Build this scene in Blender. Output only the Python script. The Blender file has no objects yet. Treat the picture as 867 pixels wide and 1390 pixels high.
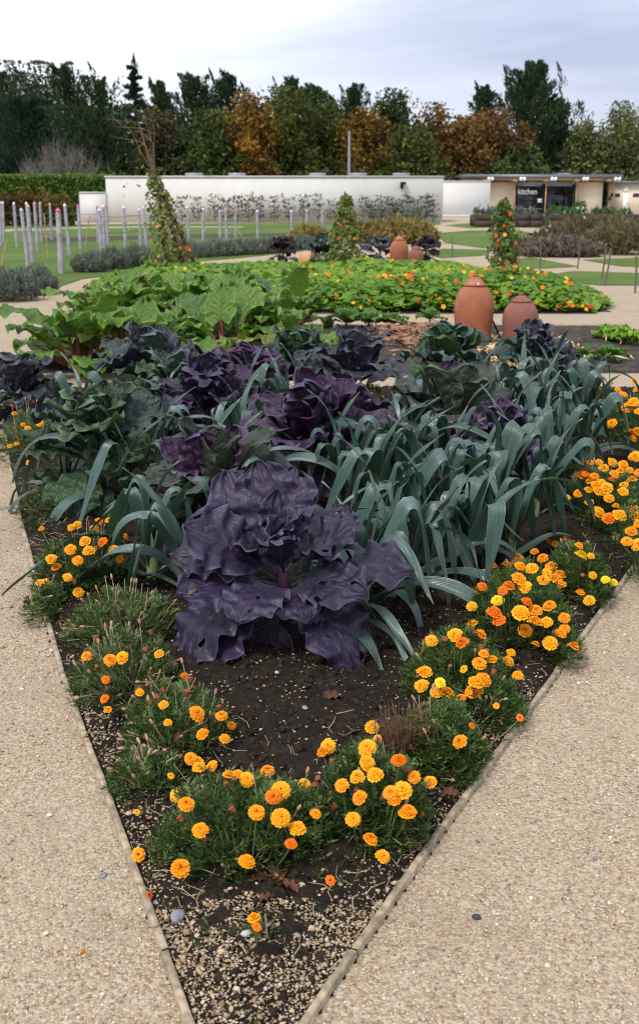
import bpy, math
import numpy as np
from mathutils import Vector, Matrix, Euler

R = math.radians
rng = np.random.default_rng(11)
SC = bpy.context.scene
COL = SC.collection

# ---------------------------------------------------------------- camera
FPX, HORIZON, CAM_H = 1500.0, 262.0, 1.6        # focal length in photo pixels, horizon row, eye height
TH = math.atan((650.0 - HORIZON) / FPX)          # downward pitch
cam = bpy.data.cameras.new('camera')
cam.sensor_fit = 'VERTICAL'
cam.sensor_height = 36.0 * 1390 / 1300
cam.lens = FPX / 1390 * cam.sensor_height
cam.shift_y = -45.0 / 1390
cam.clip_end = 3000
cam.clip_start = 0.05
cam.dof.use_dof = True
cam.dof.focus_distance = 3.7
cam.dof.aperture_fstop = 6.5
camo = bpy.data.objects.new('camera', cam)
COL.objects.link(camo)
camo.location = (0, 0, CAM_H)
camo.rotation_euler = (R(90) - TH, 0, 0)
SC.camera = camo

# ---------------------------------------------------------------- world: broken overcast
SUN_EL, SUN_AZ = 52.0, 215.0                    # azimuth clockwise from +Y: behind the camera, a little left
W = bpy.data.worlds.new('World')
SC.world = W
W.use_nodes = True
nt = W.node_tree
nt.nodes.clear()
out = nt.nodes.new('ShaderNodeOutputWorld')
bg = nt.nodes.new('ShaderNodeBackground')
bg.inputs[1].default_value = 0.10
sky = nt.nodes.new('ShaderNodeTexSky')
sky.sky_type = 'NISHITA'
sky.sun_disc = False
sky.sun_elevation = R(SUN_EL)
sky.sun_rotation = R(SUN_AZ)
sky.dust_density = 2.5
tc = nt.nodes.new('ShaderNodeTexCoord')
mp = nt.nodes.new('ShaderNodeMapping')
mp.inputs['Location'].default_value = (1.13, -0.67, -2.19)
mp.inputs['Scale'].default_value = (1.0, 1.0, 3.2)
n1 = nt.nodes.new('ShaderNodeTexNoise')
n1.inputs['Scale'].default_value = 1.25
n1.inputs['Detail'].default_value = 5
n1.inputs['Roughness'].default_value = 0.52
n1.inputs['Distortion'].default_value = 0.5
r1 = nt.nodes.new('ShaderNodeValToRGB')
r1.color_ramp.elements[0].position = 0.36
r1.color_ramp.elements[0].color = (2.75, 3.0, 4.1, 1)
r1.color_ramp.elements[1].position = 0.64
r1.color_ramp.elements[1].color = (7.6, 7.65, 7.75, 1)
e = r1.color_ramp.elements.new(0.50)
e.color = (4.8, 5.05, 5.9, 1)
mx = nt.nodes.new('ShaderNodeMix')
mx.data_type = 'RGBA'
mx.inputs[0].default_value = 0.86               # cloud cover
L = nt.links.new
L(tc.outputs['Generated'], mp.inputs[0])
L(mp.outputs[0], n1.inputs['Vector'])
L(n1.outputs['Fac'], r1.inputs[0])
L(sky.outputs[0], mx.inputs[6])
L(r1.outputs[0], mx.inputs[7])
L(mx.outputs[2], bg.inputs[0])
L(bg.outputs[0], out.inputs[0])

sun = bpy.data.lights.new('sun', 'SUN')
sun.energy = 1.5
sun.angle = R(12)
sun.color = (1.0, 0.95, 0.87)
suno = bpy.data.objects.new('sun', sun)
COL.objects.link(suno)
sd = Vector((math.sin(R(SUN_AZ)) * math.cos(R(SUN_EL)), math.cos(R(SUN_AZ)) * math.cos(R(SUN_EL)), math.sin(R(SUN_EL))))
suno.rotation_euler = sd.to_track_quat('Z', 'Y').to_euler()
suno.location = (0, -5, 20)

vs = SC.view_settings
vs.view_transform = 'Standard'
vs.look = 'None'
vs.exposure = 0.98
vs.gamma = 1.0
vs.use_curve_mapping = False
SC.cycles.filter_width = 1.1
SC.cycles.max_bounces = 6
SC.cycles.transparent_max_bounces = 6


# ---------------------------------------------------------------- helpers
def P(u, v, z=0.0):
    """World point at height z seen at photo pixel (u, v)."""
    a, b = (u - 433.5) / FPX, -(v - 650.0) / FPX
    d = Vector((a, math.cos(TH) + b * math.sin(TH), -math.sin(TH) + b * math.cos(TH)))
    k = (z - CAM_H) / d.z
    return Vector((d.x * k, d.y * k, z))


def PY(u, v, Y):
    """World point at depth Y (along the ground) seen at photo pixel (u, v)."""
    a, b = (u - 433.5) / FPX, -(v - 650.0) / FPX
    d = Vector((a, math.cos(TH) + b * math.sin(TH), -math.sin(TH) + b * math.cos(TH)))
    k = Y / d.y
    return Vector((d.x * k, Y, CAM_H + d.z * k))


class MB:
    """Collects vertices, faces, a per-vertex 'var' value and uv; builds one mesh."""
    def __init__(s):
        s.v, s.q, s.t, s.var, s.uv, s.qm, s.tm, s.n = [], [], [], [], [], [], [], 0

    def add(s, V, F, var=0.0, uv=None, mat=0):
        V = np.asarray(V, float).reshape(-1, 3)
        F = np.asarray(F, int)
        s.v.append(V)
        s.var.append(np.broadcast_to(np.asarray(var, float), (len(V),)))
        s.uv.append(np.zeros((len(V), 2)) if uv is None else np.asarray(uv, float))
        if F.shape[1] == 4:
            s.q.append(F + s.n)
            s.qm.append(np.full(len(F), mat))
        else:
            s.t.append(F + s.n)
            s.tm.append(np.full(len(F), mat))
        s.n += len(V)
        return s

    def box(s, c, d, rz=0.0, var=0.0, mat=0, taper=1.0):
        x, y, z = [k / 2 for k in d]
        V = np.array([[-x, -y, -z], [x, -y, -z], [x, y, -z], [-x, y, -z],
                      [-x * taper, -y * taper, z], [x * taper, -y * taper, z], [x * taper, y * taper, z], [-x * taper, y * taper, z]])
        if rz:
            cc, ss = math.cos(rz), math.sin(rz)
            V = V @ np.array([[cc, ss, 0], [-ss, cc, 0], [0, 0, 1]])
        V = V + np.asarray(c, float)
        F = [[0, 3, 2, 1], [4, 5, 6, 7], [0, 1, 5, 4], [1, 2, 6, 5], [2, 3, 7, 6], [3, 0, 4, 7]]
        return s.add(V, F, var, None, mat)

    def tube(s, pts, rad, n=6, var=0.0, mat=0, cap=True):
        pts = np.asarray(pts, float)
        m = len(pts)
        rad = np.broadcast_to(np.asarray(rad, float), (m,))
        tan = np.gradient(pts, axis=0)
        tan /= np.linalg.norm(tan, axis=1)[:, None] + 1e-9
        ref = np.array([0, 0, 1.0]) if abs(tan[:, 2]).mean() < 0.8 else np.array([1.0, 0, 0])
        a = np.cross(tan, ref)
        a /= np.linalg.norm(a, axis=1)[:, None] + 1e-9
        b = np.cross(tan, a)
        th = np.linspace(0, 2 * math.pi, n, endpoint=False)
        V = pts[:, None, :] + rad[:, None, None] * (np.cos(th)[None, :, None] * a[:, None, :] + np.sin(th)[None, :, None] * b[:, None, :])
        V = V.reshape(-1, 3)
        i = np.arange(m - 1)[:, None] * n
        j = np.arange(n)[None, :]
        k = (j + 1) % n
        F = np.stack([i + j, i + k, i + n + k, i + n + j], -1).reshape(-1, 4)
        uv = np.stack([np.tile(th / (2 * math.pi), m), np.repeat(np.linspace(0, 1, m), n)], -1)
        base = s.n
        s.add(V, F, var, uv, mat)
        if cap:
            for e0 in (0, (m - 1) * n):
                c = V[e0:e0 + n].mean(0)
                ids = np.arange(n)
                FF = np.stack([np.full(n, n), ids, (ids + 1) % n], -1)
                if e0 == 0:
                    FF = FF[:, ::-1]
                s.add(np.vstack([V[e0:e0 + n], c]), FF, var, None, mat)
        return s

    def lathe(s, prof, n=32, var=0.0, mat=0):
        prof = np.asarray(prof, float)
        th = np.linspace(0, 2 * math.pi, n, endpoint=False)
        V = np.stack([prof[:, None, 0] * np.cos(th), prof[:, None, 0] * np.sin(th), np.broadcast_to(prof[:, None, 1], (len(prof), n))], -1).reshape(-1, 3)
        m = len(prof)
        i = np.arange(m - 1)[:, None] * n
        j = np.arange(n)[None, :]
        k = (j + 1) % n
        F = np.stack([i + j, i + k, i + n + k, i + n + j], -1).reshape(-1, 4)
        return s.add(V, F, var, None, mat)

    def cards(s, C, X, Y, var, mat=0, fold=0.0):
        """Leaf quads (diamond) with centre C, half axes X (length) and Y (width)."""
        N = len(C)
        V = np.stack([C - X, C + Y - X * 0.1, C + X, C - Y - X * 0.1], 1).reshape(-1, 3)
        F = (np.arange(N)[:, None] * 4 + np.arange(4)[None, :])
        uv = np.tile(np.array([[.5, 0], [1, .5], [.5, 1], [0, .5]]), (N, 1))
        return s.add(V, F, np.repeat(var, 4), uv, mat)

    def mesh(s, name, mats, smooth=True):
        me = bpy.data.meshes.new(name)
        V = np.vstack(s.v)
        Q = np.vstack(s.q) if s.q else np.zeros((0, 4), int)
        T = np.vstack(s.t) if s.t else np.zeros((0, 3), int)
        me.vertices.add(len(V))
        me.vertices.foreach_set('co', V.astype(np.float32).ravel())
        loops = np.concatenate([Q.ravel(), T.ravel()]).astype(np.int32)
        me.loops.add(len(loops))
        me.loops.foreach_set('vertex_index', loops)
        ls = np.concatenate([np.arange(len(Q)) * 4, len(Q) * 4 + np.arange(len(T)) * 3]).astype(np.int32)
        me.polygons.add(len(ls))
        me.polygons.foreach_set('loop_start', ls)
        if len(mats) > 1:
            mi = np.concatenate(([np.concatenate(s.qm)] if s.qm else []) + ([np.concatenate(s.tm)] if s.tm else []))
            me.polygons.foreach_set('material_index', mi.astype(np.int32))
        if smooth:
            me.polygons.foreach_set('use_smooth', np.ones(len(ls), bool))
        a = me.attributes.new('var', 'FLOAT', 'POINT')
        a.data.foreach_set('value', np.concatenate(s.var).astype(np.float32))
        u = me.uv_layers.new(name='UVMap')
        u.data.foreach_set('uv', np.vstack(s.uv)[loops].astype(np.float32).ravel())
        me.update(calc_edges=True)
        for m in mats:
            me.materials.append(m)
        return me


def obj(name, me, parent=None, loc=(0, 0, 0), rot=(0, 0, 0), scale=None):
    o = bpy.data.objects.new(name, me)
    COL.objects.link(o)
    o.location = loc
    o.rotation_euler = rot
    if scale is not None:
        o.scale = (scale,) * 3 if np.isscalar(scale) else scale
    if parent is not None:
        o.parent = parent
    return o


def tag(o, label=None, cat=None, group=None, kind=None):
    if label: o['label'] = label
    if cat: o['category'] = cat
    if group: o['group'] = group
    if kind: o['kind'] = kind
    return o


def thing(name, label, cat, loc=(0, 0, 0), rz=0.0, group=None):
    o = bpy.data.objects.new(name, None)
    o.empty_display_size = 0.1
    COL.objects.link(o)
    o.location = loc
    o.rotation_euler = (0, 0, rz)
    return tag(o, label, cat, group)


def inside(poly, x, y):
    poly = np.asarray(poly, float)[:, :2]
    r = np.zeros(np.shape(x), bool)
    j = len(poly) - 1
    for i in range(len(poly)):
        xi, yi, xj, yj = poly[i, 0], poly[i, 1], poly[j, 0], poly[j, 1]
        c = ((yi > y) != (yj > y)) & (x < (xj - xi) * (y - yi) / (yj - yi + 1e-12) + xi)
        r ^= c
        j = i
    return r


def edge_dist(poly, x, y):
    poly = np.asarray(poly, float)[:, :2]
    d = np.full(np.shape(x), 1e9)
    for i in range(len(poly)):
        a, b = poly[i], poly[(i + 1) % len(poly)]
        ab = b - a
        t = np.clip(((x - a[0]) * ab[0] + (y - a[1]) * ab[1]) / (ab @ ab + 1e-12), 0, 1)
        d = np.minimum(d, np.hypot(x - a[0] - t * ab[0], y - a[1] - t * ab[1]))
    return d


def wob(x, y, seed=0, octaves=4, scale=1.0):
    """Cheap smooth 2-d noise from rotated sines, about -1..1."""
    r = np.random.default_rng(seed)
    o = np.zeros(np.broadcast(x, y).shape)
    amp, tot, k = 1.0, 0.0, scale
    for _ in range(octaves):
        for _ in range(3):
            a = r.uniform(0, 6.28)
            o = o + amp * np.sin((x * math.cos(a) + y * math.sin(a)) * k * r.uniform(.8, 1.3) + r.uniform(0, 6.28)) / 2.2
        tot += amp
        amp *= 0.55
        k *= 2.1
    return o / tot


# ---------------------------------------------------------------- materials
class NT:
    def __init__(s, name):
        s.m = bpy.data.materials.new(name)
        s.m.use_nodes = True
        s.t = s.m.node_tree
        s.t.nodes.clear()
        s.out = s.t.nodes.new('ShaderNodeOutputMaterial')

    def n(s, ty, **kw):
        x = s.t.nodes.new(ty)
        for k, v in kw.items():
            if k.startswith('i_'):
                key = k[2:]
                x.inputs[int(key) if key.isdigit() else key].default_value = v
            else:
                setattr(x, k, v)
        return x

    def l(s, a, b):
        s.t.links.new(a, b)

    def math(s, op, a, b=None, c=None, clamp=False):
        x = s.n('ShaderNodeMath', operation=op, use_clamp=clamp)
        for i, v in enumerate((a, b, c)):
            if v is None: continue
            if isinstance(v, (int, float)): x.inputs[i].default_value = v
            else: s.l(v, x.inputs[i])
        return x.outputs[0]

    def mix(s, f, a, b, mode='MIX'):
        x = s.n('ShaderNodeMix', data_type='RGBA', blend_type=mode)
        for i, v in ((0, f), (6, a), (7, b)):
            if isinstance(v, (int, float)): x.inputs[i].default_value = v
            elif isinstance(v, tuple): x.inputs[i].default_value = v if len(v) == 4 else v + (1,)
            else: s.l(v, x.inputs[i])
        return x.outputs[2]

    def ramp(s, f, stops):
        x = s.n('ShaderNodeValToRGB')
        el = x.color_ramp.elements
        while len(el) < len(stops): el.new(0.5)
        for e_, (p, c) in zip(el, stops):
            e_.position = p
            e_.color = c if len(c) == 4 else c + (1,)
        s.l(f, x.inputs[0])
        return x.outputs[0]

    def noise(s, scale, detail=3, rough=.55, coord='Object', vec=None, dist=0.0):
        x = s.n('ShaderNodeTexNoise')
        x.inputs['Scale'].default_value = scale
        x.inputs['Detail'].default_value = detail
        x.inputs['Roughness'].default_value = rough
        x.inputs['Distortion'].default_value = dist
        if vec is None:
            vec = s.n('ShaderNodeTexCoord').outputs[coord]
        s.l(vec, x.inputs['Vector'])
        return x.outputs['Fac']

    def attr(s, name='var'):
        return s.n('ShaderNodeAttribute', attribute_name=name).outputs['Fac']

    def bump(s, h, strength=.5, dist=.01):
        x = s.n('ShaderNodeBump')
        x.inputs['Strength'].default_value = strength
        x.inputs['Distance'].default_value = dist
        s.l(h, x.inputs['Height'])
        return x.outputs[0]

    def finish(s, col, rough=.6, bump=None, spec=.4, transl=0.0, tcol=None, metal=0.0, sheen=0.0):
        b = s.n('ShaderNodeBsdfPrincipled')
        if isinstance(col, tuple): b.inputs['Base Color'].default_value = col + (1,)
        else: s.l(col, b.inputs['Base Color'])
        if isinstance(rough, (int, float)): b.inputs['Roughness'].default_value = rough
        else: s.l(rough, b.inputs['Roughness'])
        b.inputs['Specular IOR Level'].default_value = spec
        b.inputs['Metallic'].default_value = metal
        if sheen:
            b.inputs['Sheen Weight'].default_value = sheen
        if bump is not None: s.l(bump, b.inputs['Normal'])
        sh = b.outputs[0]
        if transl:
            t = s.n('ShaderNodeBsdfTranslucent')
            tc_ = tcol if tcol is not None else col
            if isinstance(tc_, tuple): t.inputs[0].default_value = tc_ + (1,)
            else: s.l(tc_, t.inputs[0])
            x = s.n('ShaderNodeMixShader')
            x.inputs[0].default_value = transl
            s.l(sh, x.inputs[1])
            s.l(t.outputs[0], x.inputs[2])
            sh = x.outputs[0]
        s.l(sh, s.out.inputs[0])
        return s.m


def simple(name, col, rough=.6, var=.25, nscale=8.0, bump=.0, bscale=40., spec=.4, transl=0., metal=0., bdist=.01):
    """Base colour broken up by noise and by the per-piece 'var' value."""
    t = NT(name)
    dark = tuple(c * (1 - var) for c in col)
    lite = tuple(min(1, c * (1 + var)) for c in col)
    f = t.noise(nscale, 4)
    f = t.math('ADD', f, t.math('MULTIPLY', t.attr(), .5))
    c = t.ramp(f, [(.3, dark), (.75, lite)])
    b = t.bump(t.noise(bscale, 4), bump, bdist) if bump else None
    return t.finish(c, rough, b, spec, transl, None, metal)


def foliage(name, stops, rough=.55, transl=.3, spec=.3, tb=1.3):
    """Small-leaf foliage; 'var' runs 0..1 over the colour stops."""
    t = NT(name)
    v = t.math('ADD', t.attr(), t.math('MULTIPLY', t.math('SUBTRACT', t.n('ShaderNodeObjectInfo').outputs['Random'], .5), .12))
    c = t.ramp(v, stops)
    tcn = t.mix(1.0, c, (tb, tb, tb * .6), 'MULTIPLY')
    return t.finish(c, rough, None, spec, transl, tcn)


def bigleaf(name, blade, blade2, vein, nv=8, slope=2.2, vw=.10, midw=.05, rough=.45, transl=.15, spec=.45,
            edge=None, bump=.8, vstr=.75, tcol=None, fine=26.):
    """Large leaf with midrib and side veins from uv (u across, v along)."""
    t = NT(name)
    uvn = t.n('ShaderNodeTexCoord').outputs['UV']
    sp = t.n('ShaderNodeSeparateXYZ')
    t.l(uvn, sp.inputs[0])
    ta = t.math('MULTIPLY', t.math('ABSOLUTE', t.math('SUBTRACT', sp.outputs[0], .5)), 2.0)
    nz = t.noise(6, 3, .5, vec=uvn)
    ph = t.math('ADD', t.math('SUBTRACT', t.math('MULTIPLY', sp.outputs[1], float(nv)), t.math('MULTIPLY', ta, slope)), t.math('MULTIPLY', nz, .6))
    fr = t.math('ABSOLUTE', t.math('SUBTRACT', t.math('FRACT', ph), .5))              # 0 at the vein
    lat = t.math('SUBTRACT', 1.0, t.math('DIVIDE', fr, vw), clamp=True)
    lat = t.math('MULTIPLY', lat, t.math('POWER', t.math('SUBTRACT', 1.02, ta, clamp=True), .8))
    mid = t.math('SUBTRACT', 1.0, t.math('DIVIDE', ta, midw), clamp=True)
    vor = t.n('ShaderNodeTexVoronoi', feature='DISTANCE_TO_EDGE')
    vor.inputs['Scale'].default_value = fine
    t.l(uvn, vor.inputs['Vector'])
    net = t.math('SUBTRACT', 1.0, t.math('MULTIPLY', vor.outputs['Distance'], 7.0), clamp=True)
    vm = t.math('MAXIMUM', lat, mid)
    vm2 = t.math('MAXIMUM', vm, t.math('MULTIPLY', net, .07))
    rnd = t.n('ShaderNodeObjectInfo').outputs['Random']
    n2 = t.noise(3.2, 4, .6, vec=uvn)
    f = t.math('ADD', t.math('MULTIPLY', n2, 1.3), t.math('SUBTRACT', t.math('MULTIPLY', rnd, .7), .55), clamp=True)
    c = t.mix(f, blade, blade2)
    if edge is not None:
        em = t.math('MULTIPLY', t.math('POWER', ta, 3.0), t.noise(5, 3, vec=uvn), clamp=True)
        c = t.mix(em, c, edge)
    c = t.mix(t.math('MULTIPLY', vm2, vstr), c, vein)
    rim = t.math('MAXIMUM', t.math('MULTIPLY', t.math('SUBTRACT', ta, .93, clamp=True), 14.0), t.math('MULTIPLY', t.math('SUBTRACT', sp.outputs[1], .975, clamp=True), 40.0), clamp=True)
    c = t.mix(t.math('MULTIPLY', rim, .55), c, tuple(min(1, k * 2.6 + .015) for k in blade2))
    h = t.math('ADD', t.math('MULTIPLY', vm2, -1.0), t.math('ADD', t.math('MULTIPLY', t.noise(11, 2, .5, vec=uvn), 1.6), t.math('MULTIPLY', t.noise(30, 4, .6, vec=uvn), .8)))
    b = t.bump(h, bump, .012)
    rg = t.math('ADD', t.math('MULTIPLY', n2, .3), rough - .15)
    return t.finish(c, rg, b, spec, transl, tcol)


# the place's materials
def gravel_material():
    t = NT('gravel_fines')
    ob = t.n('ShaderNodeTexCoord').outputs['Object']
    vo = t.n('ShaderNodeTexVoronoi')
    vo.inputs['Scale'].default_value = 150
    t.l(ob, vo.inputs['Vector'])
    sp = t.n('ShaderNodeSeparateColor')
    t.l(vo.outputs['Color'], sp.inputs[0])
    c = t.ramp(sp.outputs[0], [(0, (.17, .13, .09)), (.3, (.35, .275, .195)), (.65, (.46, .36, .245)), (.9, (.60, .52, .41)), (1, (.22, .215, .21))])
    big = t.noise(1.1, 5, .6)
    c = t.mix(t.math('MULTIPLY', t.math('SUBTRACT', big, .42, clamp=True), 1.7, clamp=True), c, (.37, .30, .215))
    dirt = t.noise(2.6, 4, .6)
    c = t.mix(t.math('MULTIPLY', t.math('SUBTRACT', dirt, .53, clamp=True), 3.4, clamp=True), c, (.25, .19, .13))
    far = t.mix(.25, c, (.46, .36, .24))
    h = t.math('ADD', t.math('MULTIPLY', vo.outputs['Distance'], -1.0), t.noise(300, 2))
    return t.finish(far, .9, t.bump(h, .7, .006), .2)


def stone_material(name='gravel_stone', dark=1.0):
    t = NT(name)
    c = t.ramp(t.attr(), [(0, (.22 * dark, .15 * dark, .09 * dark)), (.22, (.43 * dark, .315 * dark, .195 * dark)), (.45, (.55 * dark, .435 * dark, .295 * dark)),
                          (.66, (.60 * dark, .52 * dark, .42 * dark)), (.82, (.66 * dark, .62 * dark, .55 * dark)), (.91, (.42 * dark, .28 * dark, .19 * dark)), (.96, (.20, .205, .22)), (1, (.14, .145, .16))])
    c = t.mix(.28, c, t.mix(t.noise(60, 3), (.16, .12, .09), (.75, .68, .58)), 'OVERLAY')
    return t.finish(c, .8, t.bump(t.noise(160, 3), .3, .003), .3)


def soil_material():
    t = NT('dark_soil')
    n = t.noise(28, 6, .7)
    c = t.ramp(n, [(.25, (.012, .009, .007)), (.5, (.030, .022, .016)), (.75, (.066, .049, .036))])
    c = t.mix(t.math('MULTIPLY', t.math('SUBTRACT', t.noise(1.7, 4), .5, clamp=True), 2.0, clamp=True), c, (.062, .047, .034))
    h = t.math('ADD', t.noise(60, 6, .75), t.math('MULTIPLY', t.noise(220, 3), .5))
    return t.finish(c, .95, t.bump(h, 1.0, .02), .15)


def soil2_material():
    t = NT('dry_soil')
    n = t.noise(9, 6, .75)
    c = t.ramp(n, [(.25, (.030, .024, .020)), (.5, (.085, .070, .058)), (.75, (.17, .145, .12))])
    return t.finish(c, .95, t.bump(t.noise(26, 6, .75), 1.0, .05), .15)


def lawn_material():
    t = NT('mown_grass')
    a = t.noise(.45, 4, .6)
    b = t.noise(7, 5, .7)
    c = t.ramp(t.math('ADD', t.math('MULTIPLY', a, .65), t.math('MULTIPLY', b, .35)), [(.3, (.055, .098, .018)), (.5, (.094, .158, .028)), (.68, (.145, .20, .048))])
    c = t.mix(t.math('MULTIPLY', t.math('SUBTRACT', t.noise(1.4, 5, .7), .56, clamp=True), 2.6, clamp=True), c, (.17, .15, .08))
    return t.finish(c, .8, t.bump(t.noise(40, 5, .7), .8, .04), .15)


MAT = {}
MAT['gravel'] = gravel_material()
MAT['stone'] = stone_material()
MAT['shingle'] = stone_material('bed_shingle', .84)
MAT['soil'] = soil_material()
MAT['soil2'] = soil2_material()
MAT['crumb'] = simple('soil_crumb', (.022, .016, .012), .95, .5, 60, spec=.1)
MAT['lawn'] = lawn_material()
MAT['earth'] = simple('far_ground', (.10, .13, .05), .95, .35, .2)

# ================================================================ ground
def sheet(name, poly, mat, z, cell=None, amp=0.0, seed=0, scale=3.0, mound=0.0):
    poly = [(p[0], p[1]) for p in poly]
    mb = MB()
    if cell is None:
        from mathutils.geometry import tessellate_polygon
        V = [(x, y, 0) for x, y in poly]
        T = [t if (Vector(V[t[1]]) - Vector(V[t[0]])).cross(Vector(V[t[2]]) - Vector(V[t[0]])).z > 0 else t[::-1]
             for t in tessellate_polygon([[Vector(v) for v in V]])]
        mb.add(V, T)
    else:
        a = np.array(poly)
        x0, y0, x1, y1 = a[:, 0].min() - cell, a[:, 1].min() - cell, a[:, 0].max() + cell, a[:, 1].max() + cell
        nx, ny = int((x1 - x0) / cell) + 2, int((y1 - y0) / cell) + 2
        X, Y = np.meshgrid(np.linspace(x0, x1, nx), np.linspace(y0, y1, ny))
        ok = inside(poly, X, Y)
        d = edge_dist(poly, X, Y)
        rr = np.random.default_rng(seed)
        Z = (wob(X, Y, seed, 5, scale) * amp + rr.normal(0, amp * .18, X.shape) + amp) * np.clip(d / (cell * 4), 0, 1)
        Z = np.maximum(Z, 0) + mound * (1 - np.exp(-d / .25))
        Z = np.where(ok, Z, 0)
        idx = np.arange(nx * ny).reshape(ny, nx)
        F = np.stack([idx[:-1, :-1], idx[:-1, 1:], idx[1:, 1:], idx[1:, :-1]], -1).reshape(-1, 4)
        keep = inside(poly, X.ravel()[F].mean(1), Y.ravel()[F].mean(1))
        F = F[keep]
        used = np.unique(F)
        re = np.full(nx * ny, -1)
        re[used] = np.arange(len(used))
        mb.add(np.stack([X.ravel(), Y.ravel(), Z.ravel()], -1)[used], re[F])
    o = obj(name, mb.mesh(name, [mat]), None, (0, 0, z))
    return tag(o, kind='structure')


def pxpoly(pts):
    return [tuple(P(u, v)[:2]) for u, v in pts]


sheet('ground', [(-700, -40), (700, -40), (700, 1400), (-700, 1400)], MAT['earth'], -0.02)
sheet('gravel_path', [(-34, -4), (46, -4), (46, 100), (-34, 100)], MAT['gravel'], 0.0)

BED1_L = [P(*p).to_2d() for p in [(225, 1300), (150, 1085), (85, 920), (50, 795), (25, 690), (10, 610), (3, 545)]]
BED1_R = [P(*p).to_2d() for p in [(480, 1300), (620, 1105), (755, 915), (867, 760)]]
apex = Vector((-0.16, 1.58))
d_r = (BED1_R[-1] - BED1_R[0]).normalized()
r_far = BED1_R[-1] + d_r * 4.6
BED1 = [apex] + BED1_R + [r_far, Vector((2.9, 9.15)), Vector((-2.62, 9.15))] + BED1_L[::-1]
sheet('front_bed_soil', BED1, MAT['soil'], 0.004, cell=.025, amp=.034, seed=3, scale=6.5, mound=.012)
def soil_z(x, y):
    d = edge_dist(BED1, x, y)
    return .004 + np.maximum((wob(x, y, 3, 5, 6.5) + 1) * .034 * np.clip(d / .10, 0, 1), 0) + .012 * (1 - np.exp(-d / .25))


BED2 = [(-2.75, 10.05), (3.35, 10.05), (3.78, 13.75), (-3.2, 13.75)]
sheet('middle_bed_soil', BED2, MAT['soil2'], 0.004, cell=.08, amp=.035, seed=5, scale=4.0)
BED3 = [(-3.1, 15.2), (3.7, 15.2), (4.15, 15.9), (4.3, 17.0), (3.6, 20.5), (2.9, 24.2), (-3.3, 24.2), (-3.9, 19.0)]
sheet('back_bed_soil', BED3, MAT['soil2'], 0.004, cell=.25, amp=.03, seed=6)

LAWNS = [
    [(-60, 418), (0, 411), (62, 396), (112, 379), (200, 369), (262, 356), (330, 350), (405, 342), (452, 331), (520, 318), (575, 309), (598, 304.6), (597, 301.5),
     (420, 302.5), (250, 303.5), (100, 305), (-40, 306)],
    [(602, 306), (650, 302), (694, 302), (700, 307.5), (640, 310)],
    [(588, 317), (640, 313), (700, 312), (735, 319), (700, 330), (655, 337), (604, 330)],
    [(572, 345), (600, 338), (668, 339.5), (655, 347), (600, 350.5)],
    [(690, 352.5), (722, 350), (784, 362), (742, 364.5), (690, 364)],
    [(732, 376), (776, 368.5), (880, 371.5), (900, 388), (812, 387.5), (770, 383)],
    [(790, 353), (880, 349.5), (900, 364), (840, 361.5)],
    [(712, 317.5), (775, 314.5), (765, 319), (730, 322.5)],
    [(704, 309), (790, 307), (870, 305), (900, 318), (840, 322), (790, 312)],
]
for i, pl in enumerate(LAWNS):
    sheet('lawn', pxpoly(pl), MAT['lawn'], 0.012)
sheet('lawn_path', pxpoly([(-20, 312.4), (120, 308.6), (235, 307.2), (330, 308.2), (330, 309.4), (235, 308.8), (120, 310.6), (-20, 316)]), MAT['gravel'], 0.018)
sheet('tilled_strip', pxpoly([(60, 323), (200, 320), (330, 318), (410, 316), (410, 319), (330, 322), (200, 325), (60, 330)]), MAT['soil2'], 0.018)


# ---------------------------------------------------------------- loose stones (uncountable)
def octa():
    V = np.array([[1, 0, 0], [-1, 0, 0], [0, 1, 0], [0, -1, 0], [0, 0, 1], [0, 0, -1]], float)
    F = np.array([[0, 2, 4], [2, 1, 4], [1, 3, 4], [3, 0, 4], [2, 0, 5], [1, 2, 5], [3, 1, 5], [0, 3, 5]])
    return V, F


def icosa():
    p = (1 + 5 ** .5) / 2
    V = np.array([[-1, p, 0], [1, p, 0], [-1, -p, 0], [1, -p, 0], [0, -1, p], [0, 1, p], [0, -1, -p], [0, 1, -p], [p, 0, -1], [p, 0, 1], [-p, 0, -1], [-p, 0, 1]])
    V /= np.linalg.norm(V[0])
    F = np.array([[0, 11, 5], [0, 5, 1], [0, 1, 7], [0, 7, 10], [0, 10, 11], [1, 5, 9], [5, 11, 4], [11, 10, 2], [10, 7, 6], [7, 1, 8], [3, 9, 4], [3, 4, 2], [3, 2, 6], [3, 6, 8], [3, 8, 9],
                  [4, 9, 5], [2, 4, 11], [6, 2, 10], [8, 6, 7], [9, 8, 1]])
    return V, F


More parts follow.
